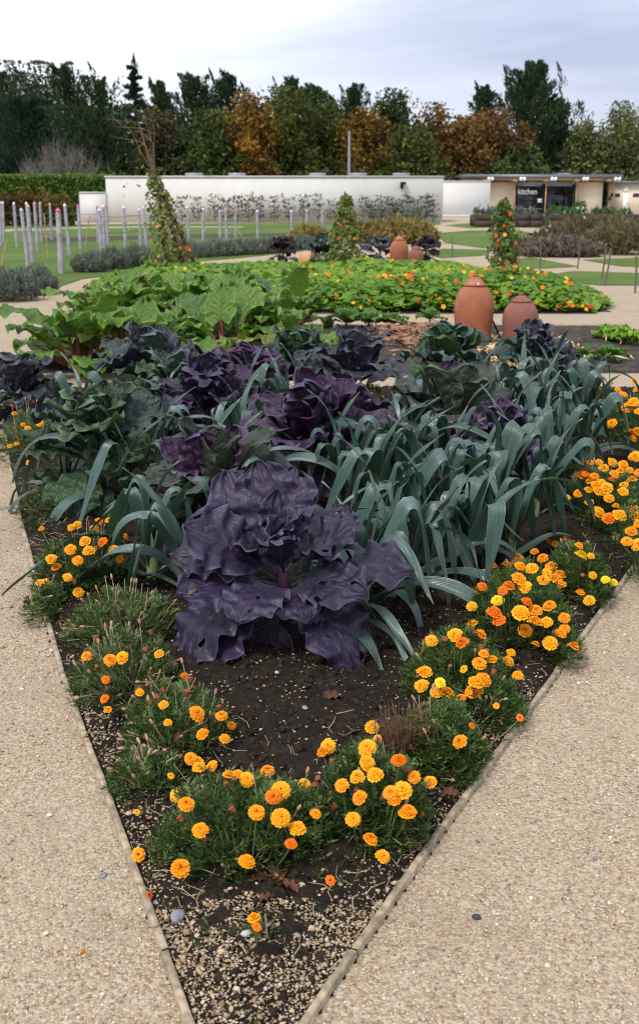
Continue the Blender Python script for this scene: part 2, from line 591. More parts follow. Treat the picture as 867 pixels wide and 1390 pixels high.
def stones(mb, X, Y, Z, size, shape, r, var=None, flat=.6):
    V0, F0 = shape()
    N = len(X)
    nv = len(V0)
    J = V0[None] * r.uniform(.62, 1.2, (N, nv, 1))
    S = np.stack([r.uniform(.7, 1.25, N), r.uniform(.7, 1.25, N), r.uniform(.45, .8, N) * flat / .6], -1)
    J = J * S[:, None, :]
    # random rotation about z with a small tilt
    a = r.uniform(0, 6.283, N)
    b = r.normal(0, .35, N)
    x, y, z = J[..., 0], J[..., 1], J[..., 2]
    x, z = x * np.cos(b)[:, None] - z * np.sin(b)[:, None], x * np.sin(b)[:, None] + z * np.cos(b)[:, None]
    x, y = x * np.cos(a)[:, None] - y * np.sin(a)[:, None], x * np.sin(a)[:, None] + y * np.cos(a)[:, None]
    V = np.stack([x, y, z], -1) * size[:, None, None] + np.stack([X, Y, Z], -1)[:, None, :]
    F = F0[None] + (np.arange(N) * nv)[:, None, None]
    if var is None:
        var = r.uniform(0, 1, N)
    mb.add(V.reshape(-1, 3), F.reshape(-1, 3), np.repeat(var, nv))


def view_pts(r, n, v0, v1, u0=-20, u1=890):
    """Random ground points spread evenly over a part of the view, so the near ground is the densest."""
    u, v = r.uniform(u0, u1, n), r.uniform(v0, v1, n)
    a, b = (u - 433.5) / FPX, -(v - 650.0) / FPX
    dz = -math.sin(TH) + b * math.cos(TH)
    k = -CAM_H / dz
    return a * k, (math.cos(TH) + b * math.sin(TH)) * k


r = np.random.default_rng(21)
mb = MB()
bx = lambda n, xa, xb, ya, yb: (r.uniform(xa, xb, n), r.uniform(ya, yb, n))
for n, (xa, xb, ya, yb), s0, s1, shp in [(52000, (-1.25, 1.35, 1.6, 3.1), .0019, .0055, octa), (52000, (-1.9, 2.0, 2.7, 5.2), .0026, .0064, octa),
                                         (14000, (-2.8, 2.6, 4.8, 8.6), .0045, .008, octa), (1600, (-1.5, 1.6, 1.6, 4.6), .005, .0095, icosa)]:
    X, Y = bx(n, xa, xb, ya, yb)
    ok = ~inside(BED1, X, Y)
    pat = wob(X, Y, 77, 4, 2.3)
    ok &= r.uniform(-1.35, .75, n) > pat * 1.0
    ok &= np.abs(X) < (Y + .4) * .36
    X, Y = X[ok], Y[ok]
    sz = s0 + (s1 - s0) * r.uniform(0, 1, len(X)) ** 1.8
    stones(mb, X, Y, sz * .30, sz, shp, r, flat=.6)
tag(obj('gravel', mb.mesh('gravel', [MAT['stone']], smooth=False)), 'loose tan and cream gravel strewn over the paths', 'gravel', kind='stuff')

mb = MB()
for n, (xa, xb, ya, yb), s0, s1, shp, lim in [(34000, (-.8, 1.0, 1.6, 3.4), .0022, .0068, octa, .12), (3000, (-1.0, 1.2, 1.55, 3.3), .004, .0105, icosa, .12), (6000, (-1.9, 2.0, 2.6, 6.0), .004, .009, octa, .10), (5200, (-1.0, 1.2, 1.7, 4.4), .0025, .0075, octa, 9.0), (420, (-.5, .4, 1.6, 2.25), .004, .010, icosa, 9.), (15000, (-.5, .4, 1.6, 2.2), .002, .0056, octa, 9.)]:
    X, Y = bx(n, xa, xb, ya, yb)
    ok = inside(BED1, X, Y)
    d = edge_dist(BED1, X, Y)
    ok &= (d > .012) & (d < lim * r.uniform(.3, 1.3, n))
    X, Y = X[ok], Y[ok]
    sz = s0 + (s1 - s0) * r.uniform(0, 1, len(X)) ** 2
    zz = soil_z(X, Y) + .002
    stones(mb, X, Y, zz + sz * .1, sz, shp, r, flat=.5, var=np.where(r.uniform(0, 1, len(X)) < .8, r.uniform(0, .62, len(X)), r.uniform(0, 1, len(X))))
tag(obj('shingle', mb.mesh('shingle', [MAT['shingle']], smooth=False)), 'small pale stones scattered on the dark soil', 'stones', kind='stuff')

mb = MB()
X, Y = bx(26000, -1.6, 1.8, 1.6, 5.2)
ok = inside(BED1, X, Y)
d = edge_dist(BED1, X, Y)
ok &= (d > .03)
X, Y, d = X[ok], Y[ok], d[ok]
sz = .003 + .017 * r.uniform(0, 1, len(X)) ** 4
stones(mb, X, Y, soil_z(X, Y), sz, octa, r, flat=.8)
tag(obj('soil_crumbs', mb.mesh('soil_crumbs', [MAT['crumb']], smooth=False)), 'dark crumbs of soil lying on the front bed', 'soil', kind='stuff')

# a few stones one can pick out
MAT['greystone'] = simple('grey_stone', (.23, .235, .25), .7, .35, 22, .4, 90)
MAT['darkstone'] = simple('dark_stone', (.05, .052, .06), .7, .4, 22, .4, 90)
MAT['palestone'] = simple('pale_stone', (.48, .46, .43), .7, .3, 22, .4, 90)
MAT['redleaf'] = simple('dead_leaf', (.115, .042, .020), .75, .55, 18, .6, 60, transl=.1)


def rock(u, v, s, mat, label, sz=(1, .75, .55), seed=0):
    rr = np.random.default_rng(seed)
    V, F = icosa()
    # one subdivision
    ed, VV, FF = {}, list(V), []
    def mid(a, b):
        k = (min(a, b), max(a, b))
        if k not in ed:
            m = VV[a] + VV[b]
            VV.append(m / np.linalg.norm(m))
            ed[k] = len(VV) - 1
        return ed[k]
    for a, b, c in F:
        x, y, z = mid(a, b), mid(b, c), mid(c, a)
        FF += [[a, x, z], [b, y, x], [c, z, y], [x, y, z]]
    V = np.array(VV)
    V = V * (1 + .16 * np.sin(V @ rr.normal(0, 2.2, (3, 3))).sum(1) / 1.7)[:, None] * rr.uniform(.95, 1.05, (len(V), 1))
    V = V * np.array(sz) * s
    m = MB().add(V, FF)
    o = obj('stone', m.mesh('stone', [mat]), None, P(u, v) + Vector((0, 0, s * sz[2] * .55 + (float(soil_z(*[np.array([q]) for q in P(u, v)[:2]])[0]) if inside(BED1, np.array([P(u, v).x]), np.array([P(u, v).y]))[0] else .0))), (0, 0, rr.uniform(0, 6)))
    tag(o, label, 'stone', 'stones one can pick out')


rock(241, 1256, .022, MAT['greystone'], 'rounded grey stone beside the left timber edging at the front tip', seed=1)
rock(646, 1246, .011, MAT['darkstone'], 'small dark stone alone on the right gravel path', seed=2)
rock(139, 1190, .012, MAT['greystone'], 'small slate grey stone on the left gravel path', (1, .7, .4), seed=3)
rock(414, 985, .012, MAT['greystone'], 'flat grey stone on bare soil behind the front marigolds', (.7, 1.2, .3), seed=4)
rock(376, 942, .009, MAT['palestone'], 'pale stone on bare soil under the drooping purple leaf', seed=5)
rock(402, 1287, .011, MAT['greystone'], 'bluish stone in the shingle at the bottom tip of the bed', (1, .6, .4), seed=6)
rock(335, 1297, .012, MAT['palestone'], 'pinkish pale stone at the bottom tip of the bed', seed=7)
rock(668, 1147, .006, MAT['greystone'], 'tiny grey stone on gravel just outside the right edging', seed=8)

# ---------------------------------------------------------------- timber edging, board by board
MAT['edging'] = simple('weathered_edging_wood', (.34, .275, .19), .9, .5, 30, .9, 120, bdist=.004)


def edging(label, pts, skips=()):
    t = thing('timber_edging', label, 'edging', (pts[0].x, pts[0].y, 0))
    for i in range(len(pts) - 1):
        if i in skips: continue
        a, b = pts[i], pts[i + 1]
        d = b - a
        ln = d.length - .006
        ang = math.atan2(d.y, d.x)
        m = MB()
        n = 14
        xs = np.linspace(-ln / 2, ln / 2, n)
        rr = np.random.default_rng(i + 40)
        prof = np.array([[-.0088, -.05], [-.0088, .017], [-.0065, .020], [.0065, .020], [.0088, .017], [.0088, -.05]])
        V, F = [], []
        for k, x in enumerate(xs):
            wv = rr.normal(0, .0007, (6, 2))
            for j in range(6):
                V.append((x, prof[j, 0] + wv[j, 0] + .003 * math.sin(x * 3 + i), prof[j, 1] + wv[j, 1]))
        for k in range(n - 1):
            for j in range(5):
                F.append([k * 6 + j, (k + 1) * 6 + j, (k + 1) * 6 + j + 1, k * 6 + j + 1])
        m.add(V, F)
        m.add([V[j] for j in (0, 1, 4, 5)], [[3, 2, 1, 0]])
        m.add([V[(n - 1) * 6 + j] for j in (0, 1, 4, 5)], [[0, 1, 2, 3]])
        mid = (a + b) / 2 - pts[0]
        obj('board', m.mesh('edging_board', [MAT['edging']], smooth=False), t, (mid.x, mid.y, rr.uniform(-.004, .003)), (0, 0, ang))
    return t


Lp = [apex] + [P(*p).to_2d() for p in [(225, 1300), (146, 1078), (118, 1008), (97, 950), (85, 920), (50, 795), (25, 690), (10, 610), (3, 545)]]
edging('weathered timber edging boards along the left side of the front bed', Lp)
Rp = [apex] + [P(*p).to_2d() for p in [(480, 1300), (600, 1132), (686, 1012), (755, 915), (867, 760)]] + [r_far]
edging('weathered timber edging boards along the right side of the front bed', Rp)
b2 = [Vector(p) for p in [(-2.75, 13.76), (.6, 13.76), (3.78, 13.76), (3.56, 11.9), (3.35, 10.05)]]
edging('thin timber edging round the bare soil corner of the middle bed', b2)


# ================================================================ buildings and walls
def render_material():
    t = NT('white_render')
    ob = t.n('ShaderNodeTexCoord').outputs['Object']
    mp_ = t.n('ShaderNodeMapping')
    mp_.inputs['Scale'].default_value = (.9, .9, .16)
    t.l(ob, mp_.inputs[0])
    st = t.noise(1.6, 6, .7, vec=mp_.outputs[0])
    c = t.ramp(st, [(.25, (.545, .535, .515)), (.5, (.60, .59, .575)), (.8, (.625, .615, .60))])
    c = t.mix(t.math('MULTIPLY', t.math('SUBTRACT', t.noise(.35, 5, .65), .5, clamp=True), 1.6, clamp=True), c, (.50, .49, .455))
    return t.finish(c, .88, t.bump(t.noise(20, 3), .15, .01), .2)


MAT['render'] = render_material()
MAT['coping'] = simple('stone_coping', (.62, .61, .59), .8, .12, 1.2)
MAT['cream'] = simple('cream_render', (.68, .58, .42), .85, .06, .4)
MAT['timber'] = simple('golden_timber', (.50, .30, .13), .6, .2, 2.0)
MAT['zinc'] = simple('zinc_roof', (.16, .18, .22), .45, .12, .8, metal=.3)
MAT['greymetal'] = simple('grey_frame_metal', (.25, .27, .30), .5, .1, 2)
MAT['white'] = simple('white_paint', (.78, .78, .77), .6, .05, 3)
MAT['black'] = simple('black_metal', (.015, .015, .017), .4, .2, 5)
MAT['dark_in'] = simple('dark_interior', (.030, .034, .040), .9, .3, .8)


def glass_material():
    t = NT('window_glass')
    g = t.n('ShaderNodeBsdfGlossy', i_Roughness=.03)
    g.inputs[0].default_value = (.9, .95, 1, 1)
    tr = t.n('ShaderNodeBsdfTransparent')
    tr.inputs[0].default_value = (.55, .60, .62, 1)
    f = t.n('ShaderNodeFresnel', i_IOR=1.5)
    x = t.n('ShaderNodeMixShader')
    t.l(f.outputs[0], x.inputs[0])
    t.l(tr.outputs[0], x.inputs[1])
    t.l(g.outputs[0], x.inputs[2])
    t.l(x.outputs[0], t.out.inputs[0])
    return t.m


MAT['glass'] = glass_material()


def part(name, parent, mat, boxes, smooth=False):
    m = MB()
    for c, d in boxes:
        m.box(c, d)
    return obj(name, m.mesh(name, [mat], smooth), parent)


# long white garden building / wall, frontal, with roof lights
YW = 64.0
xl, xr = PY(146, 300, YW).x, PY(600, 300, YW).x
ztop = PY(300, 240.5, YW).z
wl = thing('white_wall', 'long white rendered garden wall with roof lights behind the posts', 'wall', ((xl + xr) / 2, YW, 0))
wd = xr - xl
part('wall_body', wl, MAT['render'], [((0, 2.5, ztop / 2 - .1), (wd, 5.0, ztop + .2))])
part('coping', wl, MAT['coping'], [((0, 2.5, ztop + .035), (wd + .12, 5.12, .07))])
for u in (264, 322, 431, 486, 544):
    s = PY(u, 240, YW + 3.0)
    sk = part('roof_light', wl, MAT['greymetal'], [((s.x - (xl + xr) / 2, 3.0, ztop + .17), (.95, .95, .2))])
    part('pane', sk, MAT['glass'], [((s.x - (xl + xr) / 2, 3.0, ztop + .285), (.85, .85, .02))])
lp = PY(545, 252, YW)
lm = part('wall_lamp', wl, MAT['black'], [((lp.x - (xl + xr) / 2, -.05, lp.z), (.16, .1, .28)), ((lp.x - (xl + xr) / 2 + .06, -.22, lp.z + .14), (.30, .3, .13))])
# lower wall at its left end and the recessed wall at its right end
YL = 63.2
a0, a1 = PY(106, 300, YL).x, xl - .01
zl = PY(120, 262, YL).z
w2 = thing('low_wall', 'low white wall stepping down beside the clipped hedge', 'wall', ((a0 + a1) / 2, YL, 0))
part('wall_body', w2, MAT['render'], [((0, .9, zl / 2 - .1), (a1 - a0, .4, zl + .2))])
part('coping', w2, MAT['coping'], [((0, .9, zl + .03), (a1 - a0, .48, .06))])
YR = 84.0
a0, a1 = xr + .3, PY(636, 280, YR).x
zr = PY(620, 246.5, YR).z
w3 = thing('recessed_wall', 'set back white wall between the long wall and the kitchen building', 'wall', ((a0 + a1) / 2, YR, 0))
part('wall_body', w3, MAT['render'], [((0, 0, zr / 2 - .1), (a1 - a0 + 3, .4, zr + .2))])
part('coping', w3, MAT['coping'], [((0, 0, zr + .03), (a1 - a0 + 3, .5, .06))])

# kitchen pavilion
YK = 86.0
K = lambda u, v, dy=0.0: PY(u, v, YK + dy)
xk0, xk1 = K(636, 280).x, K(822, 280).x
cx = (xk0 + xk1) / 2
kt = thing('kitchen_building', 'low cream pavilion with overhanging zinc roof and kitchen sign', 'building', (cx, YK, 0))
zr_ = K(700, 245).z
def kbox(u0, u1, v0, v1, y0, y1):
    p, q = K(u0, v1), K(u1, v0)
    return (((p.x + q.x) / 2 - cx, (y0 + y1) / 2, (p.z + q.z) / 2), (q.x - p.x, y1 - y0, q.z - p.z))
VB = 294.0
part('wall', kt, MAT['cream'], [kbox(640, 697, 247, VB, 0, .25)])
part('wall', kt, MAT['cream'], [kbox(781, 818, 247, VB, 0, .25)])
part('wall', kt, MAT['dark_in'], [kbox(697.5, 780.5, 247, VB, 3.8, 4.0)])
part('side_wall', kt, MAT['cream'], [kbox(640, 643, 247, VB, .26, 6.0)])
part('side_wall', kt, MAT['cream'], [kbox(815, 818, 247, VB, .26, 6.0)])
part('floor', kt, MAT['coping'], [((0, 2.0, -.02), (xk1 - xk0 - .6, 3.6, .06))])
pts = [(700.5, 735), (741, 776)]
for i, (u0, u1) in enumerate(pts):
    fr = part('window_frame', kt, MAT['greymetal'], [kbox(u0 - 2.2, u0, 250, VB, -.02, .1), kbox(u1, u1 + 2.2, 250, VB, -.02, .1), kbox(u0, u1, 250, 252.5, -.02, .1),
                                                   kbox(u0, u1, 283, 283.9, -.02, .1), kbox(u0, u1, VB - 1.5, VB, -.02, .1)])
    part('pane', fr, MAT['glass'], [kbox(u0, u1, 252.6, VB - 1.6, .03, .05)])
part('wall', kt, MAT['greymetal'], [kbox(698.5, 780, 246.5, 250, 0, .2)])
for u in (655, 696, 738.2, 779, 824):
    part('post', kt, MAT['timber'], [kbox(u - 1.9, u + 1.9, 243, VB, -.55, -.33)])
rf = part('roof', kt, MAT['zinc'], [kbox(628, 840, 237, 241.5, -1.1, 6.4)])
part('fascia', rf, MAT['timber'], [kbox(632, 836, 241.7, 244.8, -.8, 6.2)])
for u in (655, 696, 738.2, 779, 822):
    part('roof_beam', kt, MAT['timber'], [kbox(u - 3.5, u + 3.5, 242, 246.4, -1.0, -.1)])
for u in (659.5, 664, 702.5, 707, 744, 748.5, 786.5, 791, 829, 834):
    m = MB()
    m.lathe([(0, -.14), (.08, -.14), (.13, .05), (.10, .16), (0, .16)], 10)
    q = K(u, 243.5)
    obj('floodlight', m.mesh('floodlight', [MAT['white']]), kt, (q.x - cx, -1.25, q.z), (R(60), 0, 0))
for u, w in ((773, 12), (764, 5)):
    part('roof_vent', kt, MAT['greymetal'], [kbox(u - w / 2, u + w / 2, 234.6, 237, 1.0, 2.4)])
# lettering
fc = bpy.data.curves.new('kitchen_lettering', 'FONT')
fc.body = 'kitchen'
fc.size = 1.0
fc.extrude = .012
fc.offset = .012
fc.materials.append(MAT['white'])
fo = bpy.data.objects.new('lettering', fc)
COL.objects.link(fo)
fo.parent = kt
bpy.context.view_layer.update()
q0, q1 = K(701.8, 263.5), K(727.5, 263.5)
sc_ = (q1.x - q0.x) / max(fo.dimensions.x, .01)
lme = bpy.data.meshes.new_from_object(fo)
bpy.data.objects.remove(fo)
fo = obj('lettering', lme, kt, (q0.x - cx, -.05, q0.z), (R(90), 0, 0), (sc_, sc_ * 1.15, 1))
part('notice', kt, MAT['white'], [kbox(729, 735, 269.5, 275, -.01, .02)])
part('letter_box', kt, MAT['black'], [kbox(820.5, 826, 266, 272, -.75, -.56)])
# lower wing to the right
wg = thing('service_wing', 'low cream wing with small windows and a white door beside the pavilion', 'building', (K(860, 290).x, YK + 3, 0))
cx0, YK0 = cx, YK
cx, YK = K(860, 290).x, YK + 3
cx = K(860, 290).x
wg.location.x = cx
part('wall', wg, MAT['cream'], [kbox(826, 900, 248, 293, 0, 5)])
part('roof', wg, MAT['zinc'], [kbox(824, 905, 246, 248, -.4, 5.4)])
for u0, u1 in ((823, 832), (833.5, 841), (858, 867), (869, 880)):
    f_ = part('window', wg, MAT['greymetal'], [kbox(u0, u1, 262, 267.5, -.03, -.002)])
    part('pane', f_, MAT['black'], [kbox(u0 + .7, u1 - .7, 262.7, 266.8, -.05, -.031)])
dr = part('door', wg, MAT['white'], [kbox(843, 853.5, 261.5, 293, -.04, -.002)])
part('handle', dr, MAT['black'], [kbox(851.5, 852.5, 277, 279, -.09, -.042)])
m = MB().lathe([(0, -.03), (.22, -.03), (.22, .02), (0, .03)], 16)
q = K(848.5, 257.5)
obj('round_lamp', m.mesh('round_lamp', [MAT['white']]), wg, (q.x - cx, -.04, q.z), (R(90), 0, 0))
cx, YK = cx0, YK0
# paved apron in front
sheet('terrace', [(xk0 - 4, YK - 6), (xk1 + 14, YK - 6), (xk1 + 14, YK + 3.2), (xk0 - 4, YK + 3.2)], MAT['coping'], 0.03)

# raised planters (dark railway-sleeper boxes)
MAT['sleeper'] = simple('dark_sleeper_wood', (.060, .040, .030), .85, .35, 3.0)
MAT['veg'] = foliage('planter_leaves', [(0, (.03, .07, .02)), (.5, (.07, .15, .05)), (1, (.14, .24, .12))])
MAT['veg2'] = foliage('planter_grey_leaves', [(0, (.06, .10, .08)), (.5, (.12, .18, .15)), (1, (.22, .28, .25))])
def mound_cards(mb, r, n, dims, leaf, var=(0, 1), upright=.5, aspect=.45, base=0.0, shell=.55):
    """Leaf cards filling a dome of half-dims (rx, ry, h)."""
    d = r.normal(0, 1, (n, 3))
    d[:, 2] = np.abs(d[:, 2])
    d /= np.linalg.norm(d, axis=1)[:, None]
    rad = (shell + (1 - shell) * r.uniform(0, 1, n) ** .6)
    C = d * rad[:, None] * np.array(dims)
    C *= (1 + .18 * np.sin(C[:, :1] * 9 / dims[0] + 2) * np.cos(C[:, 1:2] * 7 / dims[1]))
    C[:, 2] += base
    X = d * np.array([1, 1, upright + .3]) + r.normal(0, .55, (n, 3))
    X /= np.linalg.norm(X, axis=1)[:, None]
    Y = np.cross(X, r.normal(0, 1, (n, 3)))
    Y /= np.linalg.norm(Y, axis=1)[:, None] + 1e-9
    s = leaf * r.uniform(.6, 1.35, n)
    v = var[0] + (var[1] - var[0]) * r.uniform(0, 1, n)
    mb.cards(C, X * s[:, None], Y * s[:, None] * aspect, v)


r = np.random.default_rng(5)
for i, (u0, u1, lab, mt) in enumerate([(644, 700, 'dark sleeper planter with grey green crops at the pavilion left end', 'veg2'), (702, 735, 'short dark sleeper planter of grey leafed cabbages below the kitchen sign', 'veg2'),
                                       (746, 802, 'dark sleeper planter of green crops before the pavilion right end', 'veg'), (806, 867, 'dark sleeper planter by the white door of the wing', 'veg')]):
    p, q = P(u0, 308.5), P(u1, 308.5)
    w = q.x - p.x
    t = thing('raised_planter', lab, 'planter', ((p.x + q.x) / 2, p.y, 0), group='raised planters')
    for k in range(2):
        h = .32
        part('sleeper', t, MAT['sleeper'], [((-w / 4 - .01, 0, h * (k + .5) * .98), (w / 2 - .02, .12, h * .95))])
        part('sleeper', t, MAT['sleeper'], [((w / 4 + .01, 0, h * (k + .5) * .98), (w / 2 - .02, .12, h * .95))])
    part('soil', t, MAT['soil2'], [((0, 1.2, .28), (w - .1, 2.2, .52))])
    m = MB()
    for k in range(int(w / .45)):
        mm = MB()
        mound_cards(m, r, 70, (.34, .45, .45), .14)
        m.v[-1] = m.v[-1] + np.array([-w / 2 + .3 + k * .45, 1.0 + r.uniform(-.4, .5), .5])
    obj('crop_leaves', m.mesh('crop_leaves', [MAT[mt]]), t)

# potted plants at the pavilion right wall
MAT['pot'] = simple('grey_pot', (.35, .36, .38), .6, .15, 4)
for u, s, lab in ((778.5, .8, 'small grey pot with a low plant by the pavilion door post'), (785.5, .8, 'small grey pot of purple plants beside the leafy tub'), (793, .75, 'third small pot along the pavilion wall'), (815.5, 1.3, 'large white tub with a round bush at the pavilion corner')):
    q = P(u, 294.5)
    t = thing('potted_plant', lab, 'potted plant', (q.x, YK - 1.2, .06), group='pots along the pavilion')
    m = MB().lathe([(0, 0), (.2 * s, 0), (.27 * s, .4 * s), (.24 * s, .4 * s), (.22 * s, .34 * s), (0, .34 * s)], 14)
    obj('pot', m.mesh('pot', [MAT['white' if s > 1 else 'pot']]), t)
    m = MB()
    mound_cards(m, r, 160, (.36 * s, .36 * s, .42 * s), .09 * s, base=.36 * s)
    obj('foliage', m.mesh('pot_foliage', [MAT['veg']]), t)

# tall metal mast behind the wall
q = PY(473.5, 240, 74)
mt = thing('mast', 'thin grey pole rising behind the white wall', 'pole', (q.x, 74, 0))
m = MB().tube([(0, 0, 0), (0, 0, 3), (0, 0, PY(473, 180, 74).z)], [.1, .09, .07], 10)
obj('shaft', m.mesh('mast_shaft', [MAT['greymetal']]), mt)
m = MB().lathe([(.075, 0), (.10, .01), (.08, .06), (0, .09)], 10)
obj('cap', m.mesh('mast_cap', [MAT['greymetal']]), mt, (0, 0, PY(473, 180, 74).z))

# ================================================================ trees
MAT['bark'] = simple('tree_bark', (.075, .060, .048), .9, .35, 4, .5, 20)
MAT['palebark'] = simple('pale_bark', (.19, .17, .15), .9, .3, 4, .5, 20)
TREECOL = {
    'cypress': [(0, (.016, .033, .020)), (.5, (.042, .074, .036)), (1, (.095, .128, .056))],
    'spruce': [(0, (0.0090, 0.0230, 0.0166)), (.5, (0.0179, 0.0435, 0.0282)), (1, (0.0384, 0.0742, 0.0435))],
    'dusk': [(0, (0.0230, 0.0282, 0.0154)), (.5, (0.0576, 0.0538, 0.0282)), (1, (0.1088, 0.0896, 0.0435))],
    'olive': [(0, (0.0307, 0.0435, 0.0128)), (.5, (0.0742, 0.0922, 0.0230)), (1, (0.1600, 0.1536, 0.0358))],
    'green': [(0, (0.0282, 0.0461, 0.0154)), (.5, (0.0666, 0.0973, 0.0282)), (1, (0.1408, 0.1690, 0.0461))],
    'amber': [(0, (.060, .038, .012)), (.45, (.185, .105, .022)), (1, (.330, .185, .036))],
    'rust': [(0, (.052, .034, .014)), (.45, (.140, .082, .028)), (1, (.250, .145, .045))],
    'pale': [(0, (0.0640, 0.0832, 0.0307)), (.5, (0.1472, 0.1664, 0.0576)), (1, (0.2688, 0.2752, 0.1088))],
}
for k, st in TREECOL.items():
    MAT['crown_' + k] = foliage('crown_' + k, st, .7, .22, .12)


def cards_at(mb, r, C, D, leaf, aspect, var, spread=.6):
    n = len(C)
    X = D + r.normal(0, spread, (n, 3))
    X /= np.linalg.norm(X, axis=1)[:, None] + 1e-9
    Y = np.cross(X, r.normal(0, 1, (n, 3)))
    Y /= np.linalg.norm(Y, axis=1)[:, None] + 1e-9
    s = leaf * r.uniform(.55, 1.4, n)
    mb.cards(C, X * s[:, None], Y * s[:, None] * aspect, var)


def conifer(label, u, vtop, wpx, Y, kind='cypress', seed=0, lean=0.0, spire=False, name='cypress_tree', n=9000, tight=False):
    r = np.random.default_rng(seed)
    base = PY(u, 262, Y)
    H = PY(u, vtop, Y).z
    Rm = wpx * (1.0 if spire else 1.3) / FPX * Y / 2
    t = thing(name, label, 'tree', (base.x, Y, 0), group='trees behind the garden')
    m = MB()
    m.tube([(0, 0, -.2), (.1, 0, H * .3), (lean * H * .5, 0, H * .65), (lean * H, 0, H * .97)], [H * .025, H * .02, H * .012, .03], 8)
    fo = MB()
    nb = 58 if not spire else 60
    per = n // nb
    wind = -.22 if not (spire or tight) else 0.0
    for b in range(nb):
        f = (b + .5) / nb
        z0 = H * (.05 + .87 * f)
        if spire:
            prof = (1 - f) ** .75 + .03
        else:
            prof = min(1.0, .70 + .9 * f) * (1 - f ** 1.9) ** .75 + .10
        ln = max(.5, Rm * prof * r.choice([.8, .9, 1.0] if tight else [.55, .8, 1.0, 1.2]) * r.uniform(.85, 1.1))
        az = b * 2.4 + r.uniform(-.6, .6)
        el = r.uniform(-.05, .3) if spire else r.uniform(.05, .55) + (1.0 if tight else .75) * f ** 2
        dr = np.array([math.cos(az) * math.cos(el) + wind * f, math.sin(az) * math.cos(el), math.sin(el)])
        s = r.uniform(.10, 1, per) ** .75
        curve = (ln * .34 * s ** 2.4) if not spire else -(ln * .10 * s)
        ctr = np.array([lean * z0, 0, z0]) + dr * (ln * s)[:, None]
        ctr[:, 2] += curve
        wdt = (.05 + .30 * (1 - s) ** .8) * ln * (.6 if spire else .85) + .10
        C = ctr + r.normal(0, 1, (per, 3)) * wdt[:, None] * np.array([.6, .6, .30])
        C[:, 2] = np.clip(C[:, 2], .2, H * 1.0)
        v = np.clip(.15 + .5 * r.uniform(0, 1) + r.normal(0, .2, per), 0, 1)
        cards_at(fo, r, C, dr + np.array([0, 0, .6]), .20, .30, v, .40)
        if b % 3 == 0:
            m.tube([(lean * z0, 0, z0), tuple(np.array([lean * z0, 0, z0]) + dr * ln * .8)], [H * .006 + .02, .015], 5)
    # ragged wind-swept leaders
    for k in range(6 if not spire else 1):
        hx = 0 if spire else r.uniform(-.55, .55) * Rm
        hz = H if k == 0 else H * (1 - .22 * abs(hx) / Rm) * r.uniform(.88, .99)
        tl = r.uniform(1.6, 3.0)
        nn = 110
        s = r.uniform(0, 1, nn) ** .8
        wv = (1.05 - s) ** 1.2
        C = np.stack([lean * H + hx + r.normal(0, .38, nn) * wv + (0 if spire else -.55 * s ** 2 + .3), r.normal(0, .35, nn) * wv, hz - tl + tl * s], -1)
        cards_at(fo, r, C, np.array([-.25 if not spire else 0, 0, 1.0]), .17, .28, np.clip(.35 + r.normal(0, .2, nn), 0, 1), .35)
    obj('trunk', m.mesh('conifer_trunk', [MAT['bark']]), t)
    obj('crown', fo.mesh('conifer_crown', [MAT['crown_' + kind]], False), t)
    return t


def broadleaf(label, u, vtop, wpx, Y, kind, seed=0, dens=1.0, name='deciduous_tree', low=.12, leaf=.17, bark='bark', n=8500):
    r = np.random.default_rng(seed)
    base = PY(u, 262, Y)
    H = PY(u, vtop, Y).z
    Rm = wpx / FPX * Y / 2
    t = thing(name, label, 'tree', (base.x, Y, 0), group='trees behind the garden')
    m = MB()
    m.tube([(0, 0, -.2), (r.uniform(-.2, .2), 0, H * .25), (r.uniform(-.3, .3), 0, H * .6), (r.uniform(-.3, .3), 0, H * .92)], [H * .022, H * .018, H * .009, .02], 8)
    fo = MB()
    nb = 34
    per = int(n * dens) // nb
    for b in range(nb):
        f = (b + .5) / nb
        z0 = H * (low + .25 * f + .12 * r.uniform())
        az = b * 2.4 + r.uniform(-.4, .4)
        zt = H * (low + .05 + (.94 - low) * (f ** .85))
        wz = Rm * (math.sin(math.pi * min(1, .12 + .82 * (zt / H))) ** .7) * r.choice([.45, .7, .95, 1.15])
        tip = np.array([math.cos(az) * wz, math.sin(az) * wz, zt])
        st = np.array([0, 0, min(z0, zt * .85)])
        mid = st * .5 + tip * .5 + np.array([0, 0, -.05 * H * (1 - f)])
        m.tube([st, mid, tip], [H * .007, H * .004, .012], 5, cap=False)
        for k in range(3):
            tp = mid + (tip - mid) * r.uniform(.3, 1) + r.normal(0, .10, 3) * Rm
            m.tube([mid + (tip - mid) * .2 * k, tp], [.03, .008], 4, cap=False)
        s = r.uniform(.35, 1.05, per)
        C = st + (tip - st) * s[:, None] + r.normal(0, 1, (per, 3)) * Rm * np.array([.19, .19, .15]) * (0.45 + .65 * r.uniform())
        C[:, 2] = np.clip(C[:, 2], .3, H)
        v = np.clip(.12 + .6 * r.uniform(0, 1) ** 1.2 + r.normal(0, .2, per), 0, 1)
        cards_at(fo, r, C, np.array([0, 0, .1]), leaf, .6, v, 1.0)
    obj('trunk', m.mesh('tree_trunk', [MAT[bark]]), t)
    obj('crown', fo.mesh('tree_crown', [MAT['crown_' + kind]], False), t)
    return t


